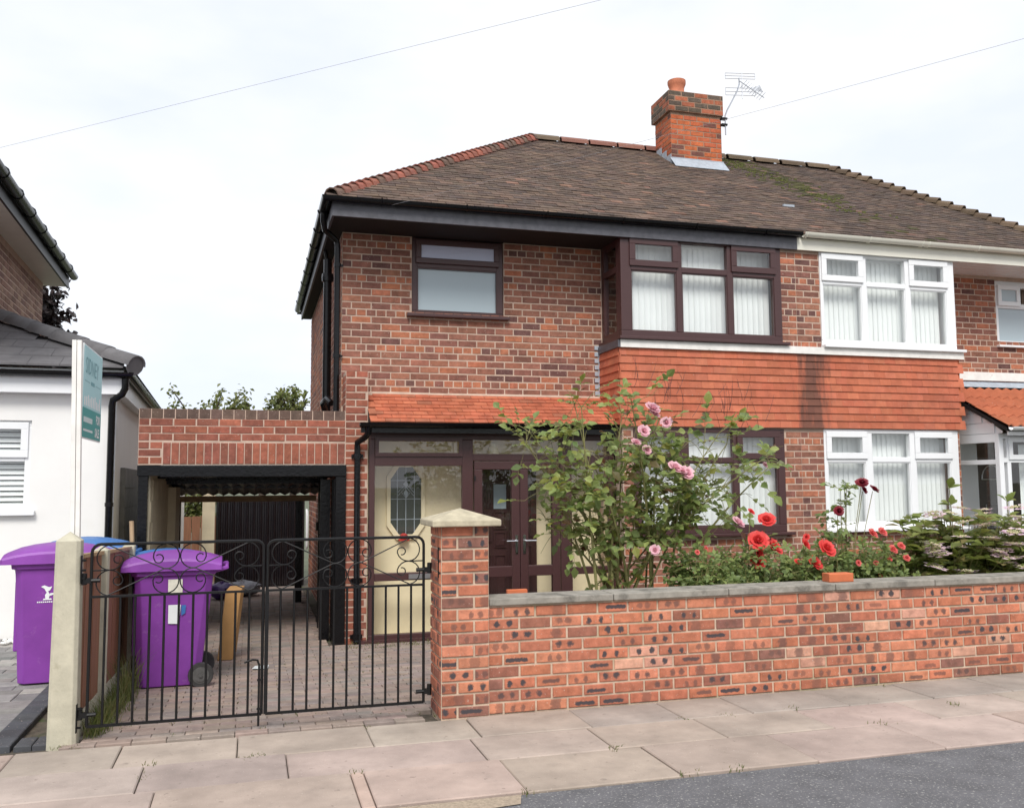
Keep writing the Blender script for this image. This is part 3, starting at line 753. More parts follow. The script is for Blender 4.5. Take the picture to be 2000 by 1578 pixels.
o = ms.build('roof_moss', 'moss', rn); stuff(o)
# ---- chimney
CX0, CX1, CY0, CY1 = 6.23, 7.11, 12.55, 13.12
w = MB(); w.box(CX0, CX1, CY0, CY1, 6.2, 7.36); w.box(CX0 - .05, CX1 + .02, CY0 - .04, CY1 + .04, 7.36, 7.685)
ch = w.build('chimney', 'mortar_soot', house)
cs = []
def pal_ch(hdr=False):
    r = R(); return jit((.50, .13, .05) if r < .45 else (.44, .11, .05) if r < .8 else (.16, .065, .05), .1), 'brick'
def pal_chd(hdr=False):
    r = R(); return jit((.12, .09, .068) if r < .66 else (.38, .12, .065), .2), 'brick'
courses(cs, CX0, CX1, 6.5, 7.36, CY0, 0, pal_ch); courses(cs, CY0, CY1, 6.6, 7.36, CX0, 1, pal_ch)
courses(cs, CX0 - .05, CX1 + .02, 7.355, 7.69, CY0 - .04, 0, pal_chd); courses(cs, CY0 - .04, CY1 + .04, 7.355, 7.69, CX0 - .05, 1, pal_chd)
place_bricks(cs, lambda s: ch, house, 200)
f = MB(); f.prism([(CX0 - .03, 12.36, zr(12.36) + .03), (CX1 + .02, 12.36, zr(12.36) + .03), (CX1 + .02, 12.53, zr(12.53) + .10), (CX0 - .03, 12.53, zr(12.53) + .10)], (0, .01, .015))
f.box(CX0 - .01, CX1 + .015, 12.525, 12.535, 6.5, zr(12.53) + .12)
for k in range(3): f.box(CX0 - .014, CX0 - .008, 12.54 + k * .17, 12.72 + k * .17, 6.5 + k * .11, zr(12.60 + k * .17) + .13)
f.build('flashing', 'lead', ch)
f = MB(); f.lathe([(.12, 0), (.13, .03), (.115, .05), (.118, .13), (.135, .17), (.145, .20), (.145, .25), (.12, .26), (.09, .18)], (6.42, 12.70, 7.68), 16); f.build('chimney_pot', 'pot_clay', ch, True)
f = MB(); f.lathe([(.10, 0), (.10, .05), (.07, .10), (.03, .12)], (6.82, 12.80, 7.67), 12); f.build('chimney_cowl', 'lead', ch, True)
# ---- porch of the house
P0, P1 = 10.07, 10.14
f = MB(); f.box(1.235, 4.15, P0, P1, -.17, -.098); f.box(1.235, 4.15, P0, P1, 2.04, 2.135)
f.box(1.235, 1.30, P0, P1, -.098, 2.04); f.box(2.292, 2.418, P0, P1, -.098, 2.04); f.box(3.47, 3.611, P0, P1, -.098, 2.04); f.box(4.08, 4.15, P0, P1, -.098, 2.04)
f.box(1.30, 2.292, P0, P1, 1.744, 1.87); f.box(2.418, 3.47, P0, P1, 1.80, 1.88); f.box(3.611, 4.08, P0, P1, 1.744, 1.87)
f.box(1.30, 2.292, P0, P1, .479, .564); f.box(3.611, 4.08, P0, P1, .479, .564)
po = f.build('porch_frame', 'maroon', house, bevel=.006)
for a, b_, c, d_ in ((1.30, 2.292, -.098, .479), (1.30, 2.292, .564, 1.744), (1.30, 2.292, 1.87, 2.04), (2.418, 3.47, 1.88, 2.04), (3.611, 4.08, -.098, .479), (3.611, 4.08, .564, 1.744), (3.611, 4.08, 1.87, 2.04)):
    pane(po, a, b_, c, d_, P0 + .035)
f = MB(); f.ring(1.30, 2.292, 1.85, 2.06, .04, P0 - .02, P0 - .001); f.build('casement', 'maroon', po)
f = MB(); f.box(1.15, 4.13, 9.98, P0 - .001, -.2, -.145); f.build('sill', 'maroon', po)
f = MB(); f.box(1.68, 1.93, P0 - .012, P0 - .001, .495, .548); f.build('letter_plate', 'alu', po)
for (a, b_, hx, sg) in ((2.43, 2.968, 2.925, -1), (2.974, 3.458, 3.018, 1)):
    f = MB(); y0, y1 = P0 - .012, P0 + .058
    f.box(a, b_, y0, y1, -.095, .0); f.box(a, b_, y0, y1, 1.70, 1.795); f.box(a, a + .095, y0, y1, .0, 1.70); f.box(b_ - .095, b_, y0, y1, .0, 1.70); f.box(a + .095, b_ - .095, y0, y1, .48, .60)
    dr = f.build('door', 'maroon', house, bevel=.006)
    pane(dr, a + .095, b_ - .095, .0, .48, P0 + .02); pane(dr, a + .095, b_ - .095, .60, 1.70, P0 + .02)
    f = MB(); f.box(hx - .016, hx + .016, y0 - .012, y0 - .001, .74, .95); f.tube([(hx, y0 - .012, .885), (hx, y0 - .05, .885), (hx + sg * .13, y0 - .055, .885)], .01, 8); f.build('handle', 'chrome', dr, True)
f = MB(); f.box(2.425, 2.445, P0 - .03, P0 - .013, 1.58, 1.63); f.build('hinge', 'black_soft', po)
# inside the porch
f = MB(); f.box(1.236, 4.14, 10.55, 10.64, -.2, 2.3); f.box(1.225, 1.235, P1, 10.64, -.2, 2.3); f.box(4.141, 4.149, P1, 10.64, -.2, 2.3); f.box(1.236, 4.14, P1, 10.549, 2.14, 2.2); 
f.build('porch_inner_wall', 'cream_wall', house)
f = MB(); f.box(1.2, 4.15, 10.0, 10.55, -.2, -.172); f.build('porch_floor', 'cap_stone', house)
ox, oz, ow, oh, oc = 1.721, 1.348, .180, .39, .10
def octo(x, z, w_, h_, c_, y): return [(x - w_ + c_, y, z - h_), (x + w_ - c_, y, z - h_), (x + w_, y, z - h_ + c_ * 1.4), (x + w_, y, z + h_ - c_ * 1.4), (x + w_ - c_, y, z + h_), (x - w_ + c_, y, z + h_), (x - w_, y, z + h_ - c_ * 1.4), (x - w_, y, z - h_ + c_ * 1.4)]
o1, o2 = octo(ox, oz, ow + .045, oh + .055, .115, 10.515), octo(ox, oz, ow, oh, .10, 10.515)
f = MB(); n = 8; f.add(o1 + o2 + [(x, 10.55, z) for x, y, z in o1] + [(x, 10.540, z) for x, y, z in o2], [(i, (i + 1) % 8, (i + 1) % 8 + 8, i + 8) for i in range(8)] + [(i, i + 16, (i + 1) % 8 + 16, (i + 1) % 8) for i in range(8)] + [(i + 8, (i + 1) % 8 + 8, (i + 1) % 8 + 24, i + 24) for i in range(8)])
ow_ = f.build('octagonal_window', 'cream_wall', house)
f = MB(); f.add([(x, 10.538, z) for x, y, z in o2], [tuple(range(8))]); f.build('leaded_pane', 'leaded', ow_)
f = MB()
for k in (-1, 0, 1): f.box(ox + k * .1 - .004, ox + k * .1 + .004, 10.526, 10.534, oz - oh + (.0 if k == 0 else .02), oz + oh - (0 if k == 0 else .02))
for k in (-.215, .02, .235): f.box(ox - ow, ox + ow, 10.525, 10.533, oz + k - .004, oz + k + .004)
for sg in (-1, 1):
    for dd_ in (0, .04): f.tube([(ox + sg * .1, 10.528, oz + .09 - dd_), (ox, 10.528, oz + .20 - dd_)], .004, 4)
    f.tube([(ox + sg * .045, 10.528, oz + .09), (ox, 10.528, oz + .03)], .004, 4)
f.add([(ox, 10.524, oz + .23), (ox + .035, 10.524, oz + .19), (ox, 10.524, oz + .155), (ox - .035, 10.524, oz + .19)], [(0, 1, 2, 3)]); f.add([(ox, 10.524, oz + .13), (ox + .03, 10.524, oz + .09), (ox, 10.524, oz + .03), (ox - .03, 10.524, oz + .09)], [(0, 1, 2, 3)])
f.build('lead_came', 'lead', ow_)
f = MB(); f.lathe([(.03, 0), (.05, .02), (.045, .05), (.02, .07)], (1.69, 10.48, .905), 10); f.box(1.63, 1.75, 10.45, 10.51, .89, .91); tag(f.build('red_flower_pot', 'red_thing', None), 'small red pot under the octagonal porch window', 'pot')
f = MB(); f.box(2.60, 3.30, 10.48, 10.549, -.17, 1.80); fd = f.build('inner_door', 'maroon', house)
for i, (a, b_, c, d_) in enumerate(((2.66, 2.745, 1.62, 1.73), (2.66, 2.745, 1.25, 1.55), (2.66, 2.745, .85, 1.18), (2.66, 2.745, .2, .7), (2.94, 3.02, 1.25, 1.55), (2.94, 3.02, .85, 1.18), (2.765, 2.92, 1.57, 1.73), (2.765, 2.92, 1.0, 1.21), (2.765, 2.92, .78, .97), (2.765, 2.92, .2, .7), (3.06, 3.24, .9, 1.7), (3.06, 3.24, .1, .8))):
    f = MB(); f.ring(a, b_, c, d_, .016, 10.466, 10.479); f.box(a + .028, b_ - .028, 10.468, 10.479, c + .028, d_ - .028); f.build('door_panel', 'maroon', fd)
f = MB(); f.add([(2.765, 10.475, 1.24), (2.92, 10.475, 1.24), (2.92, 10.475, 1.53), (2.765, 10.475, 1.53)], [(0, 1, 2, 3)]); f.build('door_light', 'frosted', fd)
f = MB(); f.lathe([(.005, .18), (.006, .14), (.03, .13), (.075, .02), (.08, 0)], (2.73, 10.35, 1.885), 12); tag(f.build('pendant_lamp_shade', 'cream_wall', None, True), 'small cream pendant lamp shade inside the maroon porch', 'lamp')
# porch roof
b = MB(); b.prism([(1.222, 10.4, 2.13), (1.222, 9.90, 2.13), (1.222, 9.86, 2.20), (1.222, 10.4, 2.545)], (2.89, 0, 0)); pr_ = b.build('porch_roof', 'soffit_dark', house)
pn = 8; pa = math.atan2(2.555 - 2.205, 10.4 - 9.84)
for r in range(pn):
    y = 9.83 + (10.38 - 9.83) * r / pn; z = 2.213 + (2.565 - 2.205) * r / pn
    x = 1.30 + (.0825 if r % 2 else 0)
    while x < 4.12:
        inst('porch_roof_tile', rtile, (x + U(-.001, .001), y, z + U(0, .001)), pr_, 0, (1, .8, 1), tuple(k * .95 for k in tcol()) if R() < .93 else (.36, .13, .075), rot=(pa + U(-.005, .005), U(-.003, .003), 0)); x += .165
f = MB(); f.prism([(1.222, 10.385, 2.57), (1.222, 10.36, 2.55), (1.222, 10.40, 2.61)], (2.88, 0, 0)); f.build('mortar_fillet', 'mortar', pr_)
gutter(house, [(4.10, 9.80, 2.215), (1.10, 9.80, 2.205)], 'black_gloss', .05)
f = MB(); f.box(1.12, 4.10, 9.855, 9.90, 2.10, 2.20); f.build('porch_fascia', 'black_gloss', house)
f = MB(); f.tube([(1.20, 9.82, 2.17), (1.20, 9.84, 2.10), (1.17, 9.93, 2.05), (1.10, 10.02, 2.0), (1.10, 10.03, 1.93), (1.105, 10.035, -.12), (1.105, 10.0, -.165)], .034, 10)
for z in (1.85, .50, -.1): f.lathe([(.045, -.03), (.045, .03)], (1.103, 10.034, z), 10); f.box(1.04, 1.17, 10.05, 10.082, z - .02, z + .02)
f.build('downpipe', 'black_gloss', house, True)
# upper downpipes
f = MB(); f.tube([(.715, 10.15, 4.60), (.715, 10.16, 4.50), (.74, 10.25, 4.42), (.88, 10.36, 4.34), (.895, 10.37, 4.28), (.895, 10.37, 2.33)], .034, 10)
for z in (4.05, 3.0): f.lathe([(.042, -.02), (.042, .02)], (.895, 10.37, z), 10); f.box(.90, .96, 10.36, 10.38, z - .012, z + .012)
f.tube([(.895, 10.37, 2.36), (.82, 10.45, 2.34)], .03, 8)
f.build('downpipe', 'black_gloss', house, True)
f = MB(); f.tube([(.86, 11.35, 4.35), (.86, 11.35, 2.32)], .052, 12); f.tube([(.80, 11.3, 4.55), (.86, 11.35, 4.32)], .028, 8); f.lathe([(.07, -.05), (.075, 0), (.07, .05)], (.86, 11.35, 4.12), 12)
f.tube([(.86, 11.3, 2.40), (.80, 11.1, 2.52), (.84, 10.95, 2.56), (.88, 10.85, 2.50)], .04, 8); f.build('soil_pipe', 'black_gloss', house, True)
# ---- neighbour porch on the right
f = MB(); nx0 = 9.10; ny = 9.33
f.box(nx0, nx0 + .07, ny, ny + .07, -.18, 2.13); f.box(nx0 + .07, 11.4, ny, ny + .07, 2.06, 2.13); f.box(nx0 + .07, 11.4, ny, ny + .07, 1.76, 1.82); f.box(nx0 + .07, 11.4, ny, ny + .07, .05, .14)
f.box(nx0, nx0 + .06, ny + .07, FY, 2.02, 2.13); f.box(nx0, nx0 + .06, ny + .07, FY, 1.74, 1.80); f.box(nx0, nx0 + .06, ny + .07, FY, .05, .14); f.box(nx0, nx0 + .06, FY - .06, FY, .14, 1.74); f.box(nx0, nx0 + .06, FY - .06, FY, 1.80, 2.02)
for x in (9.22, 10.15, 10.9): f.box(x, x + .06, ny, ny + .07, .14, 1.76); f.box(x, x + .06, ny, ny + .07, 1.82, 2.06)
npo = f.build('porch_frame', 'white_pvc', nb, bevel=.004)
f = MB(); f.box(nx0 + .005, 11.4, ny + .005, ny + .065, -.2, .05); f.box(nx0 + .005, nx0 + .055, ny + .065, FY, -.2, .05); f.build('porch_dwarf_wall', 'white_pvc', npo)
for za, zb_ in ((.14, 1.74), (1.80, 2.02)):
    p = MB(); p.add([(nx0 + .03, ny + .07, za), (nx0 + .03, FY - .06, za), (nx0 + .03, FY - .06, zb_), (nx0 + .03, ny + .07, zb_)], [(0, 3, 2, 1)]); p.build('pane', 'glass', npo)
for a, b_ in ((9.28, 10.15), (10.21, 10.9)): pane(npo, a, b_, .14, 1.76, ny + .03); pane(npo, a, b_, 1.82, 2.06, ny + .03)
f = MB(); f.ring(9.24, 10.19, 1.80, 2.08, .06, ny - .02, ny - .001); f.build('casement', 'white_pvc', npo)
f = MB(); f.add([(nx0 + .02, ny - .05, 2.131), (nx0 + .02, FY, 2.131), (nx0 + .02, FY, 2.86), (nx0 + .02, ny - .05, 2.16)], [(0, 3, 2, 1)])
f.build('porch_gable', 'white_pvc', npo)
for k in range(4):
    zk = 2.20 + k * .14; yk = ny - .05 + (zk - 2.12) / .70 * (FY - ny) * .95
    c = MB(); c.box(nx0 + .005, nx0 + .018, yk, FY, zk - .06, zk + .068); c.build('cladding_board', 'white_pvc', npo)
b = MB(); b.prism([(nx0 - .05, FY, 2.86), (nx0 - .05, ny - .18, 2.19), (nx0 - .05, ny - .18, 2.15), (nx0 - .05, FY, 2.80)], (2.5, 0, 0)); npr = b.build('porch_roof', 'soffit_dark', nb)
pmb = MB(); n = 9; pv_ = []
for j_ in range(2):
    for i in range(n): a = i / (n - 1); pv_.append((a * .3, j_ * .36, .02 * math.sin(a * 4 * math.pi) + .03 - j_ * .012))
pmb.add(pv_ + [(x, y, z - .02) for x, y, z in pv_[:n]], [(i, i + 1, n + i + 1, n + i) for i in range(n - 1)] + [(2 * n + i, 2 * n + i + 1, i + 1, i) for i in range(n - 1)])
pant = pmb.mesh('pantile', 'hung_tile'); npa = math.atan2(2.86 - 2.19, FY - ny + .18)
for r in range(4):
    y = ny - .21 + r * .30 * math.cos(npa) ; z = 2.195 + r * .30 * math.sin(npa)
    for k in range(7): inst('pantile', pant, (nx0 - .05 + k * .3, y, z), npr, 0, None, jit((.40, .12, .06), .06), rot=(npa, 0, 0))
f = MB(); f.prism([(nx0 - .06, FY - .12, 2.835), (nx0 - .06, FY, 2.93), (nx0 - .06, FY, 2.85)], (2.4, 0, 0)); f.build('flashing', 'lead', npr)
f = MB(); f.box(8.99, 11.2, FY - .03, FY, 2.94, 3.06); f.build('band_board', 'white_paint', nb)
gutter(nb, [(11.5, ny - .24, 2.20), (nx0 - .03, ny - .24, 2.20)], 'white_pvc', .045)
f = MB(); f.box(nx0, 11.4, ny - .16, ny - .14, 2.10, 2.20); f.build('porch_fascia', 'white_pvc', nb)
f = MB(); f.box(9.75, 10.25, 10.42, 10.47, -.15, 1.85); ndoor = f.build('door', 'room_dark', nb)
f = MB(); f.box(9.16, 9.74, 10.38, 10.45, -.15, 2.3); f.build('porch_inner_wall', 'white_pvc', nb)
f = MB(); f.tube([(10.0 + .17 * math.cos(a), 10.41, 1.55 + .2 * math.sin(a)) for a in [math.pi * k / 10 for k in range(11)]], .008, 5); f.tube([(9.83, 10.41, 1.55), (10.17, 10.41, 1.55)], .008, 5)
f.tube([(9.88, 10.41, .2), (9.88, 10.41, 1.2), (10.12, 10.41, 1.2), (10.12, 10.41, .2)], .008, 5); f.build('door_glazing', 'alu', ndoor)
# curtain in neighbour porch
f = MB(); pts = [(9.62 + k * .03, 9.55 + .025 * math.sin(k * 1.6)) for k in range(16)]
f.add([(x, y, z) for z in (.2, 2.0) for x, y in pts], [(i, i + 1, 16 + i + 1, 16 + i) for i in range(15)]); tag(f.build('curtain', 'blind', None, True), 'pale curtain hanging in the white porch at the right edge', 'curtain')
# ================================================================== CARPORT
cpt = thing('carport', (-.1, 10.1, -.18), 'brick fronted carport with glossy black timber beams beside the house', 'carport')
CYf = 10.088
w = MB(); panels(w, -1.15, .975, 1.757, 2.345, [], CYf, CYf + .22); cw = w.build('front_wall', 'mortar', cpt)
cs = []
courses(cs, -1.148, .972, 2.0, 2.262, CYf, 0, pal_port, bh=.071, cj=.0785)
soldiers(cs, -.91, .972, 1.767, .222, CYf, pal_port)
courses(cs, -1.148, -.915, 1.757, 2.0, CYf, 0, pal_port, cj=.079)
def pal_dk(hdr=False): return jit((.13, .085, .066), .15), 'brick'
soldiers(cs, -1.148, .972, 2.247, .10, CYf, pal_dk, w=.105)
place_bricks(cs, lambda s: cw, cpt, 290)
f = MB(); f.box(-.93, .985, CYf - .05, CYf + .1, 1.63, 1.756); f.build('lintel_beam', 'black_gloss', cpt, bevel=.006)
f = MB(); f.box(-1.15, -.931, CYf - .035, CYf + .1, 1.645, 1.752); f.build('lintel_end', 'black_gloss', cpt)
f = MB(); f.box(.872, .984, CYf - .04, CYf + .08, -.2, 1.629); f.build('post', 'black_gloss', cpt, bevel=.005)
f = MB(); f.box(-1.14, -1.045, CYf - .02, CYf + .08, -.2, 1.644); f.build('post', 'black_gloss', cpt, bevel=.005)
f = MB(); f.box(.74, .85, 10.5, 10.58, -.2, 1.60); f.box(.862, .87, 10.1, 10.5, -.2, 1.6); f.build('inner_post', 'black_gloss', cpt)
f = MB(); f.box(-1.14, -1.03, CYf + .09, 13.8, -.2, 1.72); lw = f.build('block_wall', 'cream_block', cpt)
for k in range(8):
    for j_ in range(7):
        c = MB(); c.box(-1.03, -1.024 + U(0, .002), 10.2 + j_ * .45 + (.2 if k % 2 else 0), 10.2 + j_ * .45 + .44 + (.2 if k % 2 else 0), -.19 + k * .225, -.19 + k * .225 + .217); c.build('wall_block', 'cream_block', lw)
f = MB(); f.box(-1.03, -.93, 12.2, 12.9, .5, 1.52); f.build('block_pier', 'cream_block', cpt)
for i, y in enumerate((10.9, 11.9, 12.9)):
    f = MB(); f.box(-1.03, .9, y, y + .08, 1.62 - i * .06, 1.75 - i * .06); f.build('roof_joist', 'black_gloss', cpt)
f = MB(); f.box(-1.0, .92, 13.85, 13.95, 1.30, 1.385); f.build('rear_beam', 'wood_pale', cpt)
f = MB(); f.box(-1.06, -.985, 13.85, 13.95, -.2, 1.30); f.box(.62, .72, 13.85, 13.95, -.2, 1.30); f.build('rear_post', 'black_gloss', cpt)
f = MB(); n = 57; vs = []
for (y, z) in ((10.3, 1.80), (14.0, 1.405)):
    for i in range(n): vs.append((-1.1 + i * 2.04 / (n - 1), y, z + .018 * math.sin(i * math.pi / 2)))
f.add(vs, [(i, i + 1, n + i + 1, n + i) for i in range(n - 1)]); f.build('corrugated_roof', 'black_soft', cpt)
f = MB(); f.tube([(.80, 11.0, 1.70), (.80, 11.0, -.13)], .05, 12); f.lathe([(.075, -.05), (.075, .05)], (.80, 11.0, 1.05), 12); f.lathe([(.065, -.04), (.065, .04)], (.80, 11.0, -.02), 12); f.build('soil_pipe', 'black_gloss', cpt, True)
f = MB(); f.tube([(.88, 15.6 - .10 * math.sin(a * .9), .80 + .32 * math.cos(a)) for a in [k * .3 for k in range(11)]], .02, 6); f.tube([(.88, 15.5 - .10 * math.sin(a * .9), .80 + .30 * math.cos(a)) for a in [k * .3 for k in range(10)]], .02, 6)
tag(f.build('hose', 'white_pvc', None, True), 'white hose coiled on the house side wall inside the carport', 'hose')
# rear gate, pillar, fence behind the carport
rg = thing('corrugated_gate', (.1, 16.2, -.2), 'glossy black vertical board gate at the back of the carport', 'gate')
for k in range(13):
    f = MB(); x = -.58 + k * .112
    f.box(x, x + .106, 16.2, 16.2 + (.03 if k % 2 else .05), -.19, 1.30); f.tube([(x + .05, 16.195, -.18), (x + .05, 16.195, 1.295)], .03, 10)
    f.build('board', 'plank_dark', rg, bevel=.008)
f = MB(); f.box(-.59, .88, 16.251, 16.26, -.19, 1.30); f.box(-.58, .86, 16.26, 16.3, .2, .3); f.box(-.58, .86, 16.26, 16.3, 1.1, 1.2); f.build('rail', 'plank_dark', rg)
f = MB(); f.box(-.80, -.60, 16.0, 16.2, -.2, 1.6); tag(f.build('garden_pillar', 'cream_block', None), 'cream painted block pillar left of the black rear gate', 'pillar')
f = MB(); f.box(-1.17, -1.09, 16.0, 16.08, -.2, 1.6); tag(f.build('garden_post', 'white_paint', None), 'narrow white post seen through the carport on the left', 'post')
rf = thing('rear_fence', (-1.1, 18.5, -.2), 'brown board fence seen through the back of the carport', 'fence')
for k in range(9):
    f = MB(); f.box(-1.75 + k * .16, -1.60 + k * .16, 18.5, 18.53, -.3, .95 + U(-.01, .01)); f.build('board', 'fence_brown', rf)
# ================================================================== FRONT WALL
gw = thing('garden_wall', (3.6, 6.1, 0), 'low red brick front garden wall with capped pier and concrete coping', 'wall')
WY = 6.0; WX1 = 9.2
w = MB(); w.box(1.54, WX1, WY + .004, WY + .215, -.1, .72); w.box(1.215, 1.54, WY - .026, WY + .30, -.1, 1.255); wl = w.build('wall_core', 'mortar_wall', gw)
ws = []
courses(ws, 1.54, 7.0, -.006, .715, WY + .004, 0, pal_wall, bh=.064, cj=.0790, L=.2125, j=.0155, prot=.010)
courses(ws, 1.217, 1.538, -.006, 1.262, WY - .026, 0, pal_wall, bh=.064, cj=.0790, L=.2125, j=.0155, prot=.010)
courses(ws, WY - .02, WY + .30, -.006, 1.262, 1.215, 1, pal_wall, bh=.064, cj=.0790, L=.2125, j=.0155, prot=.010)
place_bricks(ws, lambda s: wl, gw, 300)
x = 1.545
while x < WX1:
    L_ = min(.9, WX1 - x); f = MB(); f.box(x, x + L_ - .006, WY - .03, WY + .245, .722, .768 + U(-.002, .002)); f.build('coping_slab', 'coping', gw, bevel=.006); x += L_
f = MB(); cx, cy = 1.378, WY + .137; hw_ = .235
vs = [(cx - hw_, cy - hw_, 1.258), (cx + hw_, cy - hw_, 1.258), (cx + hw_, cy + hw_, 1.258), (cx - hw_, cy + hw_, 1.258), (cx - hw_, cy - hw_, 1.300), (cx + hw_, cy - hw_, 1.300), (cx + hw_, cy + hw_, 1.300), (cx - hw_, cy + hw_, 1.300), (cx, cy, 1.375)]
f.add(vs, [(3, 2, 1, 0), (0, 1, 5, 4), (1, 2, 6, 5), (2, 3, 7, 6), (3, 0, 4, 7), (4, 5, 8), (5, 6, 8), (6, 7, 8), (7, 4, 8)]); f.build('pier_cap', 'cap_stone', gw, bevel=.008)
f = MB(); f.add(*brick_geom(.21, .065, .1)); o = f.build('loose_brick', 'orange_clay', None, bevel=.004); o.location = (4.36, WY + .06, .803); o.rotation_euler = (0, 0, -.05); tag(o, 'single loose red brick lying on the concrete coping by the roses', 'brick')
f = MB(); f.box(1.75, 1.90, WY + .26, WY + .30, .215, .79); o = f.build('clay_tile', 'orange_clay', None, bevel=.004); tag(o, 'orange clay tile standing behind the wall next to the pier', 'tile')
# ================================================================== GATES
GY = 6.13
def s_scroll(xa, xb, zc, zs, r):
    """S scroll from left circle (centre xa) to right circle (centre xb); zs=+1 upper, -1 lower. returns points in (x,z)"""
    pts = []
    cz = zc + zs * r
    rs = r * .40; t0, t1 = math.radians(-15), math.radians(195)
    P = lambda c, q, th: (c[0] + q * math.cos(th), c[1] + zs * q * math.sin(th))
    cA = P((xa, cz), r - rs, t0); cB = P((xb, cz), r - rs, t1)
    curlA = [P(cA, rs * (.72 + .28 * (1 - k / 10)), t0 + math.radians(30 * k)) for k in range(10, 0, -1)]
    left = curlA + [P((xa, cz), r, math.radians(a_)) for a_ in range(-15, -281, -19)]
    arcB = [P((xb, cz), r, math.radians(a_)) for a_ in range(-100, 196, 19)]
    curlB = [P(cB, rs * (.72 + .28 * (1 - k / 10)), t1 + math.radians(30 * k)) for k in range(1, 11)]
    return left + arcB + curlB
def gate(x0, x1, label, hinge):
    t = thing('iron_gate', ((x0 + x1) / 2, GY, .08), label, 'gate', 'pair of black iron driveway gates')
    zb, zm, zt = .09, .865, 1.185; r = .007
    f = MB(); rc = .05
    hx, lx = (x0, x1) if hinge < 0 else (x1, x0); sg = 1 if hinge < 0 else -1
    path = [(hx, GY, zb), (hx, GY, zt - rc)] + [(hx + sg * (rc - rc * math.cos(a)), GY, zt - rc + rc * math.sin(a)) for a in (.4, .8, 1.2)] + [(hx + sg * rc, GY, zt), (lx - sg * rc, GY, zt)] + [(lx - sg * (rc - rc * math.sin(a)), GY, zt - rc + rc * math.cos(a)) for a in (.4, .8, 1.2)] + [(lx, GY, zt - rc), (lx, GY, zb)]
    f.tube(path, .0095, 6); f.box(x0, x1, GY - .008, GY + .008, zb - .008, zb + .008); f.box(x0, x1, GY - .008, GY + .008, zm - .007, zm + .007)
    f.build('frame', 'iron', t)
    n = 11
    bb = MB(); bb.tube([(0, 0, 0), (0, 0, zm - zb - .012)], .0075, 6); me = bb.mesh('bar', 'iron')
    for i in range(1, n + 1): inst('bar', me, (x0 + (x1 - x0) * i / (n + 1), GY, zb + .006), t)
    zc = (zm + zt) / 2; rr_ = (zt - zm) / 4 - .003; xm = (x0 + x1) / 2
    for mirror in (1, -1):
        for zs in (1, -1):
            xa = x0 + .105 if mirror > 0 else x1 - .105; xb = xm - mirror * rr_ - mirror * .003
            if mirror > 0: pp_ = s_scroll(xa, xb, zc, zs, rr_)
            else: pp_ = [(2 * xm - x, z) for x, z in s_scroll(2 * xm - xa, 2 * xm - xb, zc, zs, rr_)]
            f = MB(); f.tube([(x, GY, z) for x, z in pp_], .0042, 5); f.build('scroll', 'iron', t, True)
    f = MB(); f.box(x0, x0 + .09, GY - .004, GY + .004, zc - .004, zc + .004); f.box(x1 - .09, x1, GY - .004, GY + .004, zc - .004, zc + .004); f.build('scroll_bar', 'iron', t)
    hx = x0 if hinge < 0 else x1; sg = hinge
    for z in (zb + .07, zt - .22):
        f = MB(); f.tube([(hx - sg * .05, GY, z), (hx + sg * .045, GY, z)], .013, 8); f.box(hx + sg * .02 - .02, hx + sg * .02 + .02, GY - .014, GY + .014, z - .016, z + .016); f.tube([(hx + sg * .04, GY, z - .025), (hx + sg * .04, GY, z + .045)], .016, 8); f.build('hinge', 'iron', t)
    if hinge < 0:
        f = MB(); f.tube([(x1 - .018, GY - .015, .02), (x1 - .018, GY - .015, .40), (x1 - .03, GY - .015, .43), (x1 - .06, GY - .02, .435), (x1 - .11, GY - .025, .42)], .007, 6); f.box(x1 - .03, x1, GY - .022, GY - .009, .12, .132); f.box(x1 - .03, x1, GY - .022, GY - .009, .3, .312); f.build('drop_bolt', 'iron', t)
    else:
        f = MB(); f.box(x0 - .012, x0 + .012, GY - .016, GY - .008, zb, zm); f.build('meeting_plate', 'iron', t)
        f = MB(); f.box(x1 + .075, x1 + .083, GY - .13, GY - .11, 1.02 - .1, 1.02 + .1); f.build('wall_plate', 'iron', t)
    return t
gate(-.945, .078, 'left black iron gate leaf with scrolls, hinged on the concrete post', -1)
gate(.102, 1.125, 'right black iron gate leaf with scrolls, hinged on the brick pier', 1)
# concrete gate post
f = MB(); px0, px1, py0, py1 = -1.155, -1.005, 6.10, 6.25; e = .022
def post_ring(z, s): 
    a0, a1, c0, c1 = px0 + s, px1 - s, py0 + s, py1 - s
    return [(a0 + e, c0, z), (a1 - e, c0, z), (a1, c0 + e, z), (a1, c1 - e, z), (a1 - e, c1, z), (a0 + e, c1, z), (a0, c1 - e, z), (a0, c0 + e, z)]
vs = post_ring(-.1, -.008) + post_ring(1.21, .004) + [((px0 + px1) / 2, (py0 + py1) / 2, 1.265)]
f.add(vs, [(i, (i + 1) % 8, (i + 1) % 8 + 8, i + 8) for i in range(8)] + [(i + 8, (i + 1) % 8 + 8, 16) for i in range(8)])
gp_ = f.build('gate_post', 'concrete', None, bevel=.004); tag(gp_, 'tall pale concrete gate post with pointed top at the left', 'post')
for z in (.14, 1.03):
    f = MB(); f.box(-1.004, -.998, 6.11, 6.14, z - .08, z + .09)
    for q in (-.05, 0, .06): f.tube([(-1.003, 6.12, z + q), (-.975, 6.115, z + q)], .007, 6)
    f.build('hinge_bracket', 'iron', gp_)
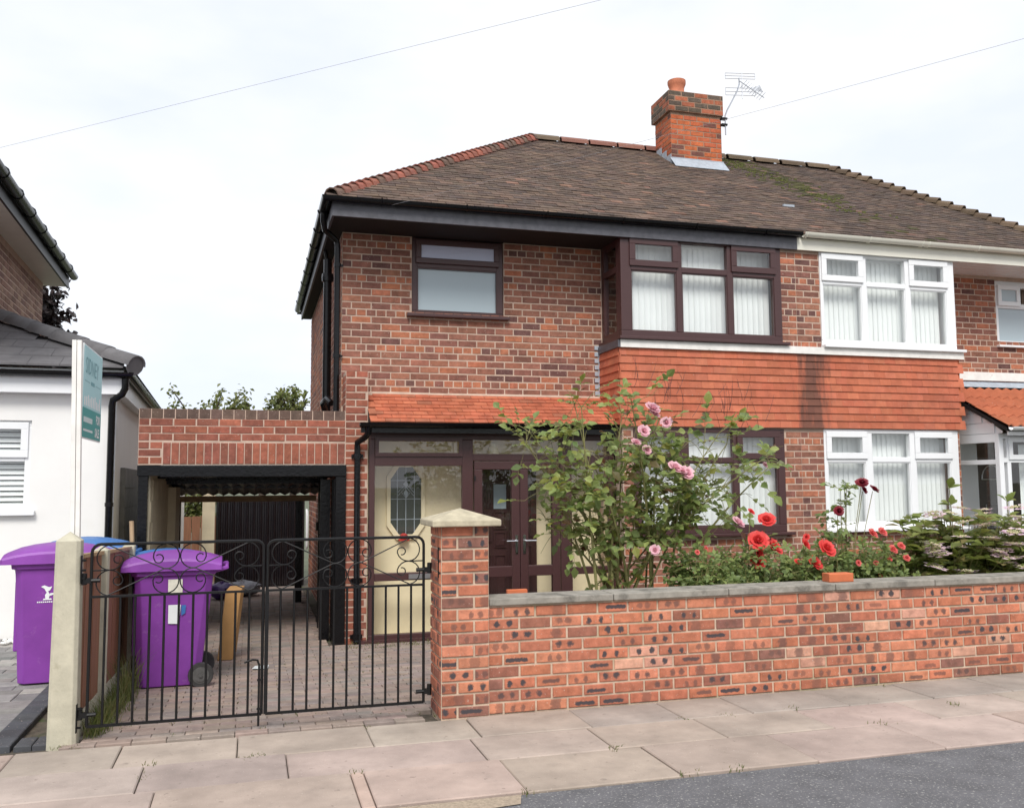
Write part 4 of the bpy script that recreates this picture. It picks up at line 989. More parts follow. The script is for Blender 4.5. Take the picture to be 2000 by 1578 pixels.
# ---- for sale sign
fs_ = thing('for_sale_sign', (-1.05, 6.35, 0), 'turquoise for sale board on a tall white post beside the gate', 'sign')
f = MB()
for xo in (0.0, .030): f.prism([(-1.083 + xo, 6.33, -.02), (-1.056 + xo, 6.33, -.02), (-1.110 + xo, 6.33, 2.485), (-1.137 + xo, 6.33, 2.485)], (0, .045, 0))
sp_o = f.build('sign_post', 'white_paint', fs_, bevel=.003)
f = MB(); f.box(-1.079, -1.071, 6.376, 7.12, 1.855, 2.475); sb_ = f.build('sign_board', 'sign_white', fs_)
f = MB(); f.box(-1.0705, -1.0685, 6.385, 7.11, 2.06, 2.465); f.build('sign_upper_panel', 'aqua', sb_)
f = MB(); f.box(-1.0705, -1.0685, 6.385, 7.11, 1.865, 2.059); f.build('sign_lower_panel', 'teal', sb_)
def text(s, y, z, size, m, name='lettering', ex=0.0):
    cu = bpy.data.curves.new('t', 'FONT'); cu.body = s; cu.size = size; cu.align_x = 'LEFT'; cu.resolution_u = 2; cu.offset = ex
    ob = bpy.data.objects.new('t', cu); COL.objects.link(ob)
    dg = bpy.context.evaluated_depsgraph_get(); me = bpy.data.meshes.new_from_object(ob.evaluated_get(dg)); bpy.data.objects.remove(ob)
    me.materials.clear(); me.materials.append(M[m])
    o = bpy.data.objects.new(name, me); COL.objects.link(o); o.matrix_world = Matrix(((0, 0, 1, -1.0675), (1, 0, 0, y), (0, 1, 0, z), (0, 0, 0, 1))); setp2(o, sb_); return o
def setp2(o, p):
    mw = o.matrix_world.copy(); o.parent = p; o.matrix_parent_inverse = Matrix(); o.matrix_basis = mw
text('SIDNEY', 6.44, 2.29, .155, 'sign_ink'); text('FOR', 6.90, 1.975, .085, 'sign_white', ex=.003); text('SALE', 6.865, 1.885, .085, 'sign_white', ex=.003)
f = MB(); f.box(-1.068, -1.0675, 6.42, 6.62, 2.235, 2.239); f.box(-1.068, -1.0675, 6.84, 7.05, 2.235, 2.239); f.box(-1.068, -1.0675, 6.66, 6.80, 2.225, 2.25)
f.build('sign_rule', 'sign_ink', sb_)
f = MB()
for k in range(10):
    h = U(.05, .095); f.box(-1.068, -1.0675, 6.42 + k * .066, 6.46 + k * .066, 2.075, 2.075 + h)
for k in range(9): f.box(-1.068, -1.0675, 6.42 + k * .038, 6.446 + k * .038, 1.965, 2.0)
for k in range(12): f.box(-1.068, -1.0675, 6.42 + k * .030, 6.443 + k * .030, 1.905, 1.92)
f.build('sign_print', 'sign_white', sb_)
# ---- boundary fence
fe = thing('boundary_fence', (-1.03, 7.4, -.05), 'brown timber panel fence with concrete posts beside the driveway bins', 'fence')
for (y0, y1) in ((6.27, 7.08), (7.22, 8.62)):
    n = max(3, int((y1 - y0) / .14))
    for k in range(n):
        a, b_ = y0 + (y1 - y0) * k / n, y0 + (y1 - y0) * (k + 1) / n
        f = MB(); f.prism([(-1.045, a, .14 + dz(a)), (-1.045, b_ - .004, .14 + dz(b_)), (-1.045, b_ - .004, 1.10 + dz(b_)), (-1.045, a, 1.10 + dz(a))], (.018 + .003 * (k % 2), 0, 0)); f.build('board', 'fence_brown', fe)
    f = MB(); f.prism([(-1.06, y0, 1.101 + dz(y0)), (-1.06, y1, 1.101 + dz(y1)), (-1.06, y1, 1.125 + dz(y1)), (-1.06, y0, 1.125 + dz(y0))], (.05, 0, 0)); f.build('capping', 'wood_pale', fe)
    f = MB(); f.prism([(-1.055, y0, -.1), (-1.055, y1, -.1), (-1.055, y1, .135 + dz(y1)), (-1.055, y0, .135 + dz(y0))], (.035, 0, 0)); f.build('gravel_board', 'concrete', fe)
for y in (7.15, 8.70):
    f = MB(); z = 1.13 + dz(y); f.box(-1.09, -.99, y - .06, y + .06, -.2, z); f.add([(-1.09, y - .06, z), (-.99, y - .06, z), (-.99, y + .06, z), (-1.09, y + .06, z), (-1.04, y, z + .035)], [(0, 1, 4), (1, 2, 4), (2, 3, 4), (3, 0, 4)]); f.build('post', 'concrete', fe, bevel=.006)
f = MB(); f.tube([(-1.02, 9.0, .3), (-1.07, 9.05, 1.22)], .02, 6); tag(f.build('timber_stick', 'wood_pale', None), 'thin wooden stick leaning behind the end of the fence', 'stick')
# ================================================================== BINS
def wheelie(name, loc, rz, label, body, lid, group=None, labels=False, emblem=False):
    """front faces local -x.. handle/wheels at +x; size .74 deep(x) .58 wide(y) 1.07 high"""
    t = thing(name, loc, label, 'wheelie bin', group)
    T = Matrix.Translation(Vector(loc)) @ Matrix.Rotation(rz, 4, 'Z')
    def ring(z, x0, x1, hy, c):
        return [(x0 + c, -hy, z), (x1 - c, -hy, z), (x1, -hy + c, z), (x1, hy - c, z), (x1 - c, hy, z), (x0 + c, hy, z), (x0, hy - c, z), (x0, -hy + c, z)]
    f = MB(); f.T = T
    rs = [ring(.015, -.275, .20, .215, .05), ring(.10, -.28, .21, .22, .05), ring(.60, -.298, .265, .248, .05), ring(.86, -.31, .29, .262, .05), ring(.90, -.315, .295, .265, .05), ring(.905, -.335, .315, .285, .05), ring(.975, -.345, .325, .288, .05)]
    vs = [v for r_ in rs for v in r_]; fs = [tuple(range(7, -1, -1))]
    for i in range(len(rs) - 1): fs += [(i * 8 + k, i * 8 + (k + 1) % 8, (i + 1) * 8 + (k + 1) % 8, (i + 1) * 8 + k) for k in range(8)]
    fs.append(tuple((len(rs) - 1) * 8 + k for k in range(8))); f.add(vs, fs)
    bo = f.build('body', body, t, True, bevel=.006)
    f = MB(); f.T = T
    f.box(-.327, -.27, -.10, .10, .25, .8); f.build('rib', body, bo, bevel=.01)
    f = MB(); f.T = T
    n = 9; prof = []
    for i in range(n):
        u = i / (n - 1); prof.append((-.40 + u * .76, .985 + .075 * math.sin(math.pi * min(1, u * 1.0)) ** .7))
    for hy, dzz in ((.305, 0), (.30, .022), (.20, .045)):
        pass
    vs = []; cols_ = [(-.31, 0), (-.30, .018), (-.18, .042), (0, .048), (.18, .042), (.30, .018), (.31, 0)]
    for x, z in prof:
        for y, dzz in cols_: vs.append((x, y, .975 + (z - .985) * (1 - abs(y) * 1.2) + dzz))
    m_ = len(cols_); fs = []
    for i in range(n - 1):
        for k in range(m_ - 1): fs.append((i * m_ + k, (i + 1) * m_ + k, (i + 1) * m_ + k + 1, i * m_ + k + 1))
    fs.append(tuple(range(m_))); fs.append(tuple((n - 1) * m_ + k for k in range(m_ - 1, -1, -1)))
    f.add(vs, fs)
    for k in (0, m_ - 1):
        sd2 = [vs[i * m_ + k] for i in range(n)]; lowr = [(x_, y_ * 1.02, .945) for x_, y_, z_ in sd2]
        f.add(sd2 + lowr, [(i, i + 1, n + i + 1, n + i) for i in range(n - 1)])
    f.box(-.405, -.395, -.315, .315, .945, .985); f.box(.352, .362, -.315, .315, .945, .985)
    lo = f.build('lid', lid, t, True)
    f = MB(); f.T = T; f.tube([(.30, -.24, .93), (.40, -.24, .955), (.40, .24, .955), (.30, .24, .93)], .017, 8); f.build('handle', body, t, True)
    for sy in (-1, 1):
        f = MB(); f.T = T; f.lathe([(.04, -.02), (.095, -.024), (.10, -.01), (.10, .012), (.095, .024), (.045, .02)], (.215, sy * .262, .10), 18, 1); wh = f.build('wheel', 'rubber', t, True)
        f = MB(); f.T = T; f.lathe([(.066, -.004), (.066, .004)], (.215, sy * .284, .10), 16, 1); f.lathe([(.05, -.008), (.045, .008)], (.215, sy * .286, .10), 12, 1); f.lathe([(.015, -.012), (.015, .012)], (.215, sy * .293, .10), 8, 1); f.build('wheel_hub', 'wheel_grey', wh)
    if labels:
        f = MB(); f.T = T; f.add([(-.05, -.268, .76), (.06, -.268, .76), (.06, -.2745, .875), (-.05, -.2745, .875)], [(0, 1, 2, 3)]); f.build('sticker', 'paper', bo)
        f = MB(); f.T = T; f.add([(-.045, -.2555, .52), (.04, -.2555, .515), (.05, -.2645, .67), (-.045, -.2645, .67)], [(0, 1, 2, 3)]); f.build('sticker', 'sign_white', bo)
        f = MB(); f.T = T; f.add([(.055, -.259, .58), (.085, -.260, .60), (.09, -.2645, .665), (.055, -.2645, .665)], [(0, 1, 2, 3)]); f.build('sticker', 'blue', bo)
    if emblem:
        f = MB(); f.T = T
        def pl(pts):
            f.add([(cx_ + x, -.247 - (z - .6) * .065 - .004, z) for x, z in pts], [tuple(range(len(pts)))])
        cx_ = -.075
        for pts in ([(-.03, .66), (.035, .66), (.03, .672), (-.025, .672)], [(-.012, .672), (.012, .672), (.02, .70), (.005, .73), (-.015, .70)], [(-.005, .72), (.02, .735), (.035, .765), (.012, .76), (-.02, .775), (-.045, .765), (-.02, .748)], [(.015, .69), (.045, .70), (.05, .715), (.02, .712)]): pl(pts)
        for k in range(11): pl([(-.07 + k * .014, .640), (-.06 + k * .014, .640), (-.06 + k * .014, .650), (-.07 + k * .014, .650)])
        f.build('emblem', 'sign_white', bo)
    return t
wheelie('wheelie_bin', (-.60, 8.18, dz(8.1)), 0.02, 'purple wheelie bin with paper stickers standing on the gated driveway', 'purple', 'purple', 'purple bins', labels=True)
wheelie('wheelie_bin', (-.72, 8.86, dz(8.8)), 0.12, 'dark wheelie bin with blue lid behind the purple one on the driveway', 'bin_dark', 'blue')
wheelie('wheelie_bin', (-1.48, 8.20, -.005), 0.06, 'purple wheelie bin with white bird emblem left of the concrete post', 'purple', 'purple', 'purple bins', emblem=True)
wheelie('wheelie_bin', (-1.40, 8.95, -.005), 0.0, 'blue lidded wheelie bin behind the emblem bin by the white wall', 'blue', 'blue')
f = MB(); f.prism([(-.30, 9.35, dz(9.3)), (-.16, 9.35, dz(9.3)), (-.09, 9.35, .52), (-.235, 9.35, .52)], (.03, .42, 0)); tag(f.build('cardboard_box', 'cardboard', None, bevel=.006), 'tall brown cardboard box standing beside the purple driveway bin', 'box')
def blob(name, c, rx, ry, rz_, m, lab):
    f = MB(); n, q = 14, 9; vs = []; random.seed(int(c[0] * 999) + 5)
    ph = [U(0, 6) for _ in range(6)]
    for i in range(q):
        th = math.pi * i / (q - 1)
        for k in range(n):
            a = 2 * math.pi * k / n; r_ = 1 + .13 * math.sin(3 * a + ph[0] + th * 2) + .10 * math.sin(5 * a + ph[1] - th * 3) + .06 * U(-1, 1)
            vs.append((c[0] + rx * r_ * math.sin(th) * math.cos(a), c[1] + ry * r_ * math.sin(th) * math.sin(a), c[2] + rz_ * (math.cos(th) * r_)))
    f.add(vs, [(i * n + k, i * n + (k + 1) % n, (i + 1) * n + (k + 1) % n, (i + 1) * n + k) for i in range(q - 1) for k in range(n)])
    return tag(f.build(name, m, None, True), lab, 'rubbish bag')
blob('rubbish_bag', (-.42, 14.6, -.05), .20, .16, .12, 'bag_purple', 'purple rubbish bag lying in front of the black rear gate')
blob('rubbish_bag', (-.12, 14.9, -.06), .28, .18, .11, 'bag_grey', 'grey rubbish bag lying right of the purple bag')
f = MB(); f.add([(.02, 8.62, dz(8.6) + .012), (.16, 8.58, dz(8.6) + .012), (.17, 8.75, dz(8.7) + .02), (.05, 8.8, dz(8.8) + .012)], [(0, 1, 2, 3)]); tag(f.build('paper_scrap', 'sign_white', None), 'white scrap of litter lying on the block paved driveway', 'litter')
# ================================================================== LEFT NEIGHBOUR
nh = thing('rendered_house', (-3.0, 11.0, -.1), 'white rendered extension with grey tiled hip roof in front of a brick house', 'house')
NT = Matrix.Translation((-1.43, 10.33, 0)) @ Matrix.Rotation(math.radians(2.1), 4, 'Z')
def NB(): b_ = MB(); b_.T = NT; return b_
wn = (-1.84, -.77, 1.30, 2.22)
f = NB(); panels(f, -6, 0, .02, 2.62, [wn], 0, .25); f.box(-.25, 0, .25, 5.0, .02, 2.62); f.build('front_wall', 'render_white', nh)
f = NB(); f.box(-6, .006, -.006, 5.0, -.35, .02); f.build('plinth', 'block_grey', nh)
f = NB(); f.box(.001, .05, .9, 5, -.3, 1.75); sw = f.build('side_block_wall', 'block_grey', nh)
for k in range(9):
    for j_ in range(3):
        c = NB(); c.box(.05, .056, .9 + j_ * .46, 1.35 + j_ * .46, -.28 + k * .225, -.28 + k * .225 + .215); c.build('wall_block', 'block_grey', sw)
f = NB(); f.box(-.02, .03, -.012, -.001, .02, 2.6); f.build('corner_bead', 'white_pvc', nh)
f = NB(); f.box(-6, .10, -.13, -.10, 2.50, 2.752); f.box(-6, .07, -.10, .0, 2.50, 2.52); f.box(.07, .10, -.10, 5, 2.50, 2.752); f.box(.0, .07, 0, 5, 2.50, 2.52); f.build('fascia', 'white_pvc', nh)
g_ = gutter(nh, [NT @ Vector(p) for p in ((.155, 5.0, 2.72), (.155, -.185, 2.72), (-6, -.185, 2.72))], 'black_gloss', .06)
f = NB(); f.tube([(.12, -.15, 2.70), (.12, -.15, 2.56), (.09, -.13, 2.50), (.0, -.08, 2.44), (-.01, -.06, 2.38), (-.01, -.06, -.05)], .036, 10)
for z in (1.35, .1): f.lathe([(.043, -.02), (.043, .02)], (-.01, -.06, z), 10)
f.build('downpipe', 'black_gloss', nh, True)
f = NB(); f.ring(wn[0], wn[1], wn[2], wn[3], .06, .03, .10); f.box(wn[0] + .06, wn[1] - .06, .03, .10, 1.80, 1.87); wv = f.build('window', 'white_pvc', nh, bevel=.005)
f = NB(); f.ring(wn[0] + .03, wn[1] - .03, 1.84, 2.20, .07, .008, .029); f.build('casement', 'white_pvc', wv, bevel=.004)
f = NB(); f.box(wn[0] - .06, wn[1] + .06, -.06, .03, 1.25, 1.299); f.build('sill', 'white_pvc', wv, bevel=.005)
for za, zb_ in ((1.36, 1.80), (1.87, 2.16)):
    f = NB(); f.add([(wn[0] + .06, .06, za), (wn[1] - .06, .06, za), (wn[1] - .06, .06, zb_), (wn[0] + .06, .06, zb_)], [(0, 1, 2, 3)]); f.build('pane', 'glass', wv)
vb = thing('venetian_blind', (-2.5, 10.4, 1.3), 'white horizontal slat blind in the left rendered house window', 'blind')
for k in range(16):
    f = NB(); f.add([(wn[0] + .05, .11, 1.34 + k * .055), (wn[1] - .05, .11, 1.34 + k * .055), (wn[1] - .05, .14, 1.385 + k * .055), (wn[0] + .05, .14, 1.385 + k * .055)], [(0, 1, 2, 3)]); f.build('slat', 'blind', vb)
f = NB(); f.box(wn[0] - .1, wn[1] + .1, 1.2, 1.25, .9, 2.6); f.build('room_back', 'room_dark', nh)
# extension hip roof
ez, er = 2.76, .20; hp_t = math.tan(math.radians(24)); RD = 2.6
f = NB(); f.add([(er, -er, ez), (-6, -er, ez), (-6, -er + RD, ez + RD * hp_t), (er - RD, -er + RD, ez + RD * hp_t), (er, 5, ez), (er - RD, 5, ez + RD * hp_t)], [(1, 0, 3, 2), (0, 4, 5, 3)])
er_o = f.build('extension_roof', 'grey_tile', nh)
for r in range(8):
    d0 = r * .30; y = -er + d0 * math.cos(math.radians(24)) - .02; z = ez + d0 * math.sin(math.radians(24)) + .008
    x = er - d0 * .92 - .1 - (.15 if r % 2 else 0); 
    while x > -4.6:
        c = NB(); a_ = math.radians(22); L_ = .34
        c.add([(x - .296, y, z), (x, y, z), (x, y, z + .022), (x - .296, y, z + .022), (x - .296, y + L_ * math.cos(a_), z + L_ * math.sin(a_)), (x, y + L_ * math.cos(a_), z + L_ * math.sin(a_)), (x, y + L_ * math.cos(a_), z + .022 + L_ * math.sin(a_)), (x - .296, y + L_ * math.cos(a_), z + .022 + L_ * math.sin(a_))], [(0, 1, 2, 3), (3, 2, 6, 7), (1, 5, 6, 2), (0, 3, 7, 4)])
        c.build('roof_tile', 'grey_tile', er_o); x -= .30
b = MB(); b.add(*half_round(.46, .115, 9, .02, 1)); hm = b.mesh('hip_tile', 'grey_tile', True)
p0, p1 = NT @ Vector((er + .03, -er - .03, ez + .03)), NT @ Vector((er - RD, -er + RD, ez + RD * hp_t + .03)); dv_ = p1 - p0; n = int(dv_.length / .43); q = dv_.normalized().to_track_quat('Y', 'Z')
hc_ = MB(); hc_.lathe([(.004, -.004), (.108, -.002), (.108, .004)], (0, .02, 0), 14, 1); o = hc_.build('hip_end', 'grey_tile', None); o.matrix_world = Matrix.Translation(p0) @ q.to_matrix().to_4x4(); setp2_ = o.matrix_world.copy(); o.parent = er_o; o.matrix_parent_inverse = Matrix(); o.matrix_basis = setp2_
for i in range(n):
    o = inst('hip_tile', hm, p0 + dv_ * (i / n)); o.rotation_mode = 'QUATERNION'; o.rotation_quaternion = q @ Matrix.Rotation(-.03, 4, 'X').to_quaternion(); setp(o, er_o)
# brick house behind
ML = lambda x, y, z: NT.inverted() @ Vector((x, y, z))
c_ = NT.inverted() @ Vector((-3.0, 14.4, 0)); hx_, hy_ = c_.x, c_.y
f = NB(); f.box(hx_ - 5, hx_, hy_ - 4.2, hy_, 0, 4.49); mh = f.build('brick_wall', 'mortar', nh)
def pal_nb(hdr=False): return jit(random.choice([(.23, .125, .09), (.28, .165, .12), (.20, .11, .085), (.33, .21, .15), (.25, .14, .10)]), .1), 'brick'
bs = []; courses(bs, hy_ - 4.2, hy_, 2.7, 4.48, hx_, 2, pal_nb)
place_bricks(bs, lambda s: mh, nh, 150, NT)
f = NB(); f.box(hx_ - .2, hx_ + .30, hy_ - 5.55, hy_ + .12, 4.49, 4.52); f.build('soffit', 'cream_pvc', nh)
f = NB(); f.box(hx_ + .30, hx_ + .325, hy_ - 5.55, hy_ + .12, 4.47, 4.64); f.build('fascia', 'black_soft', nh)
gutter(nh, [NT @ Vector((hx_ + .385, hy_ + .15, 4.66)), NT @ Vector((hx_ + .385, hy_ - 5.6, 4.66))], 'black_gloss', .06)
for k in range(8):
    f = NB(); f.lathe([(.068, -.015), (.068, .015)], (hx_ + .385, hy_ - .4 - k * .7, 4.66), 10, 1); f.build('gutter_clip', 'black_gloss', nh)
f = NB(); f.add([(hx_ + .35, hy_ + .15, 4.66), (hx_ + .35, hy_ - 5.6, 4.66), (hx_ - 2.3, hy_ - 2.9, 6.0), (hx_ - 2.3, hy_ - 2.3, 6.0)], [(0, 1, 2, 3)]); f.build('house_roof', 'grey_tile', nh)
# ================================================================== AERIAL and WIRES
ar = thing('tv_aerial', (7.15, 12.55, 7.2), 'grey television aerial on a bent pole fixed to the chimney', 'aerial')
f = MB(); f.tube([(7.16, 12.5, 7.05), (7.16, 12.5, 7.36), (7.20, 12.5, 7.46), (7.39, 12.5, 7.80), (7.43, 12.5, 7.92), (7.43, 12.5, 8.02)], .013, 6); f.build('mast', 'alu', ar)
for za in (7.30, 7.20):
    f = MB(); f.box(7.09, 7.19, 12.48, 12.55, za, za + .028); f.build('bracket', 'iron', ar)
f = MB(); f.tube([(7.42, 12.5, 7.98), (7.72, 12.25, 7.62)], .008, 5)
for k in range(9): u = .2 + k * .09; p = Vector((7.42, 12.5, 7.98)).lerp(Vector((7.72, 12.25, 7.62)), u); f.tube([p + Vector((-.05, .02, -.06)), p + Vector((.05, -.02, .06))], .004, 4)
f.build('boom', 'alu', ar)
for i, (zc, hs) in enumerate(((8.06, .045), (7.80, .06))):
    f = MB()
    for dz_ in (-hs, 0, hs): f.tube([(7.18, 12.5, zc + dz_ - .03), (7.72, 12.5, zc + dz_ + .02)], .0045, 4)
    f.tube([(7.18, 12.5, zc - hs - .03), (7.18, 12.5, zc + hs - .03)], .005, 4); f.tube([(7.72, 12.5, zc - hs + .02), (7.72, 12.5, zc + hs + .02)], .005, 4); f.build('reflector', 'alu', ar)
f = MB(); f.tube([(7.48, 12.5, 7.68), (7.48, 12.5, 8.12)], .008, 5); f.add([(7.5, 12.49, 7.96), (7.74, 12.4, 7.90), (7.80, 12.4, 7.78), (7.70, 12.42, 7.80), (7.58, 12.46, 7.84)], [(0, 1, 2, 3, 4)]); f.build('reflector_plate', 'alu', ar)
def wire(p0, p1, sag, lab):
    p0, p1 = Vector(p0), Vector(p1); f = MB()
    f.tube([p0.lerp(p1, t / 24) - Vector((0, 0, sag * 4 * (t / 24) * (1 - t / 24))) for t in range(25)], .0014, 4); return tag(f.build('telephone_wire', 'wire', None), lab, 'wire')
wire((1.41, 9.66, 4.585), (13.0, -3.6, 5.6), .18, 'thin telephone wire rising from the black fascia past the chimney')
wire((-4.51, 10.5, 4.43), (6.62, 3.0, 5.41), .0, 'thin telephone wire crossing the sky at upper left')
# ================================================================== PLANTS
def leaf(mb, p, d, nrm, L, w_):
    d = d.normalized(); s_ = d.cross(nrm)
    if s_.length < 1e-4: s_ = d.cross(Vector((1, 0, .2)))
    s_.normalize(); n_ = s_.cross(d)
    a = p; t_ = p + d * L - n_ * L * .12; m1 = p + d * L * .45
    l1 = m1 + s_ * w_ + n_ * w_ * .3; r1 = m1 - s_ * w_ + n_ * w_ * .3
    l2 = p + d * L * .8 + s_ * w_ * .55; r2 = p + d * L * .8 - s_ * w_ * .55
    mb.add([a, l1, l2, t_, r2, r1, m1, p + d * L * .8 - n_ * w_ * .1], [(0, 6, 1), (1, 6, 7, 2), (2, 7, 3), (0, 5, 6), (5, 4, 7, 6), (4, 3, 7)])
def rv(): 
    v_ = Vector((random.gauss(0, 1), random.gauss(0, 1), random.gauss(0, 1))); return v_.normalized()
def bez(p0, p1, bend, n=8):
    m_ = p0.lerp(p1, .5) + bend
    return [p0 * (1 - t) ** 2 + m_ * 2 * t * (1 - t) + p1 * t * t for t in [i / n for i in range(n + 1)]]
def compound(lv, st, p, d, size, n=5):
    d = d.normalized(); end = p + d * size * 2.2 + Vector((0, 0, -size * .3))
    st.tube([p, end], .0018, 3, cap=False)
    side = d.cross(Vector((0, 0, 1))); side = side.normalized() if side.length > .01 else Vector((1, 0, 0))
    nrm = (Vector((0, 0, 1)) * 1.0 + rv() * .7 + Vector((0, -.5, 0))).normalized()
    leaf(lv, end, d + Vector((0, 0, -.3)), nrm, size * U(.9, 1.2), size * .36)
    for k in range((n - 1) // 2):
        q_ = p.lerp(end, .45 + .4 * k)
        for sg in (-1, 1): leaf(lv, q_, side * sg + d * .5 + rv() * .25, (nrm + rv() * .3).normalized(), size * U(.75, 1.05), size * .33)
def flower_mesh(m, r, layers=6):
    mb = MB(); random.seed(int(r * 1000) + layers)
    for l in range(layers):
        k = 5; fr_ = l / (layers - 1); rr_ = r * (.34 + .66 * fr_); tilt = .08 + 1.0 * fr_ ** 1.2
        for i in range(k):
            a = 2 * math.pi * (i + .5 * l) / k + U(-.2, .2); ca, sa = math.cos(a), math.sin(a); sz = U(.88, 1.12)
            def P(u, v_):
                wd = rr_ * .72 * (.5 + .9 * u - .45 * u * u); out = (.08 + math.sin(tilt) * u * sz) * rr_; h = math.cos(tilt) * rr_ * u * sz + .16 * r * (1 - fr_)
                if u > .9: out += (.10 if l > layers // 2 else -.12) * rr_; h -= .14 * rr_ * fr_
                cur = v_ * v_ * rr_ * .30
                return (ca * (out - cur * .5) - sa * wd * v_, sa * (out - cur * .5) + ca * wd * v_, h + cur * .25 + U(-.05, .05) * r)
            g_ = [P(u, v_) for u in (0.05, .55, 1.0) for v_ in (-.8, 0, .8)]
            mb.add(g_, [(0, 1, 4, 3), (1, 2, 5, 4), (3, 4, 7, 6), (4, 5, 8, 7)])
    mb.lathe([(r * .10, .05 * r), (r * .20, .30 * r), (r * .17, .52 * r), (r * .06, .60 * r)], (0, 0, 0), 7)
    return mb.mesh('flower', m, True)
F_red, F_cor, F_pink, F_dark = flower_mesh('petal_red', .062), flower_mesh('petal_coral', .045), flower_mesh('petal_pink', .052), flower_mesh('petal_dark', .048)
def put_flower(me, p, par, s=1.0, face=None):
    f_ = (face or Vector((U(-.7, .6), -.8, U(.15, 1.1)))).normalized(); o = inst('flower', me, p, None, 0, (s, s, s)); o.rotation_mode = 'QUATERNION'; o.rotation_quaternion = f_.to_track_quat('Z', 'Y'); setp(o, par); return o
random.seed(21)
# --- tall shrub rose in the middle
rb = thing('rose_bush', (3.05, 7.2, .22), 'tall leggy shrub rose with pale pink blooms above the garden wall', 'rose bush')
lv, st = MB(), MB(); base_p = Vector((3.05, 7.2, .2))
ends = [(2.08, 2.02), (2.26, 2.14), (2.50, 2.28), (2.66, 2.36), (2.86, 2.26), (3.04, 2.22), (3.24, 2.18), (3.46, 2.12), (3.70, 2.06), (3.94, 2.0), (4.20, 1.92), (4.40, 1.82), (2.25, 1.62), (2.32, 1.40), (2.35, 1.82), (2.65, 1.80), (2.95, 1.92), (3.2, 1.9), (3.45, 1.85), (3.7, 1.72), (3.95, 1.6), (4.1, 1.72), (2.6, 1.55), (3.35, 1.6), (3.6, 1.95)]
for i, (ex, ezz) in enumerate(ends):
    p0 = base_p + Vector((U(-.28, .30), U(-.15, .2), 0)); p1 = Vector((ex + .09 + U(-.05, .05), 7.2 + U(-.40, .40), ezz - .12 + U(-.05, .03)))
    pts = bez(p0, p1, Vector(((p0.x - p1.x) * .22 + U(-.08, .08), U(-.1, .1), .10)), 10)
    st.tube(pts, U(.011, .02), 6, .004)
    for t in range(3, 11):
        q_ = pts[t]; dens = 2 if t < 5 else 3
        for k in range(dens):
            if t < 6 and R() < .72: continue
            d_ = (rv() + Vector((0, -.15, .35))).normalized(); L_ = U(.08, .26)
            e_ = q_ + d_ * L_; sh = bez(q_, e_, Vector((0, 0, .04)), 4); st.tube(sh, .0032, 4, .0015, cap=False)
            for s_ in sh[1:]:
                if R() < .29: compound(lv, st, s_, (d_ + rv() * .9), U(.062, .108))
    for k in range(2): compound(lv, st, pts[-1], Vector((U(-1, 1), U(-1, 1), U(0, .5))), U(.04, .06))
lv.build('foliage', 'leaf_rose', rb); st.build('stems', 'stem', rb)
for (x, z, s) in ((3.116, 2.133, 1.25), (3.13, 2.09, 1.0), (3.241, 2.025, .9), (3.035, 1.952, 1.0), (3.301, 1.653, 1.2), (3.415, 1.611, 1.2), (3.36, 1.63, .9), (3.858, 1.199, 1.15), (2.98, 1.86, .8), (3.06, 1.80, .8), (3.12, 1.0, .8), (4.15, 1.68, .5)):
    put_flower(F_pink, (x, 6.75 + U(-.03, .02), z), rb, s)
dr_ = MB()
for i in range(46): p = Vector((U(3.0, 4.3), 7.1 + U(-.3, .2), U(1.95, 2.45))); dr_.tube(bez(p, p + Vector((U(-.06, .1), 0, U(.08, .25))), Vector((.02, 0, 0)), 3), .0022, 3, .0012)
stuff(dr_.build('young_shoots', 'stem_dark', rb))
# --- low roses along the wall
def low_rose(x, y, h, w_, lab, blooms, flower, nm='rose_bush', leafm='leaf_low', dens=1.0, zb=.22):
    t = thing(nm, (x, y, zb), lab, 'rose bush'); lv, st = MB(), MB()
    for i in range(int(11 * dens) + 2):
        p0 = Vector((x + U(-.06, .06), y + U(-.06, .06), zb)); p1 = Vector((x + U(-1, 1) * w_, y + U(-.25, .2), zb + (h + .10) * U(.6, 1.0)))
        pts = bez(p0, p1, Vector((U(-.05, .05), 0, .08)), 7); st.tube(pts, .006, 5, .0025)
        for q_ in pts[1:]:
            for k in range(4):
                if R() < .85: compound(lv, st, q_, rv() + Vector((0, -.2, .2)), U(.034, .062))
    for (bx, bz, s) in blooms:
        by = 6.75 + U(-.02, .02); put_flower(flower, (bx, by, bz), t, s)
        st.tube(bez(Vector((x + (bx - x) * .4, y, zb + .25)), Vector((bx, by + .01, bz - .01)), Vector((0, 0, .05)), 5), .004, 5, .003)
    lv.build('foliage', leafm, t); st.build('stems', 'stem', t); return t
RYw = 6.75
low_rose(3.55, 6.90, .66, .20, 'dark leafy low rose right of the tall shrub rose', [(3.50, .97, .5), (3.58, 1.0, .45)], F_cor, dens=2.4)
low_rose(4.05, 6.90, .72, .22, 'red rose bush with a cluster of large scarlet blooms', [(4.063, 1.042, 1.35), (4.206, .988, 1.25), (4.05, .94, 1.0), (4.151, 1.21, 1.15), (3.99, 1.289, .5), (4.06, .865, .85), (4.01, .89, .5)], F_red, dens=1.6)
low_rose(4.60, 6.90, .66, .24, 'red rose bush with two drooping scarlet blooms above the loose brick', [(4.715, .961, 1.25), (4.575, .841, 1.15), (4.502, 1.01, .75), (4.53, 1.07, .45), (4.44, .86, .5), (4.644, .70, .8)], F_red, dens=2.0)
low_rose(4.95, 6.90, 1.22, .10, 'tall thin rose stem with dark crimson blooms before the white window', [(5.099, 1.516, 1.15), (5.222, 1.461, 1.0), (4.841, 1.281, .95), (5.12, 1.46, .8)], F_dark, dens=.25)
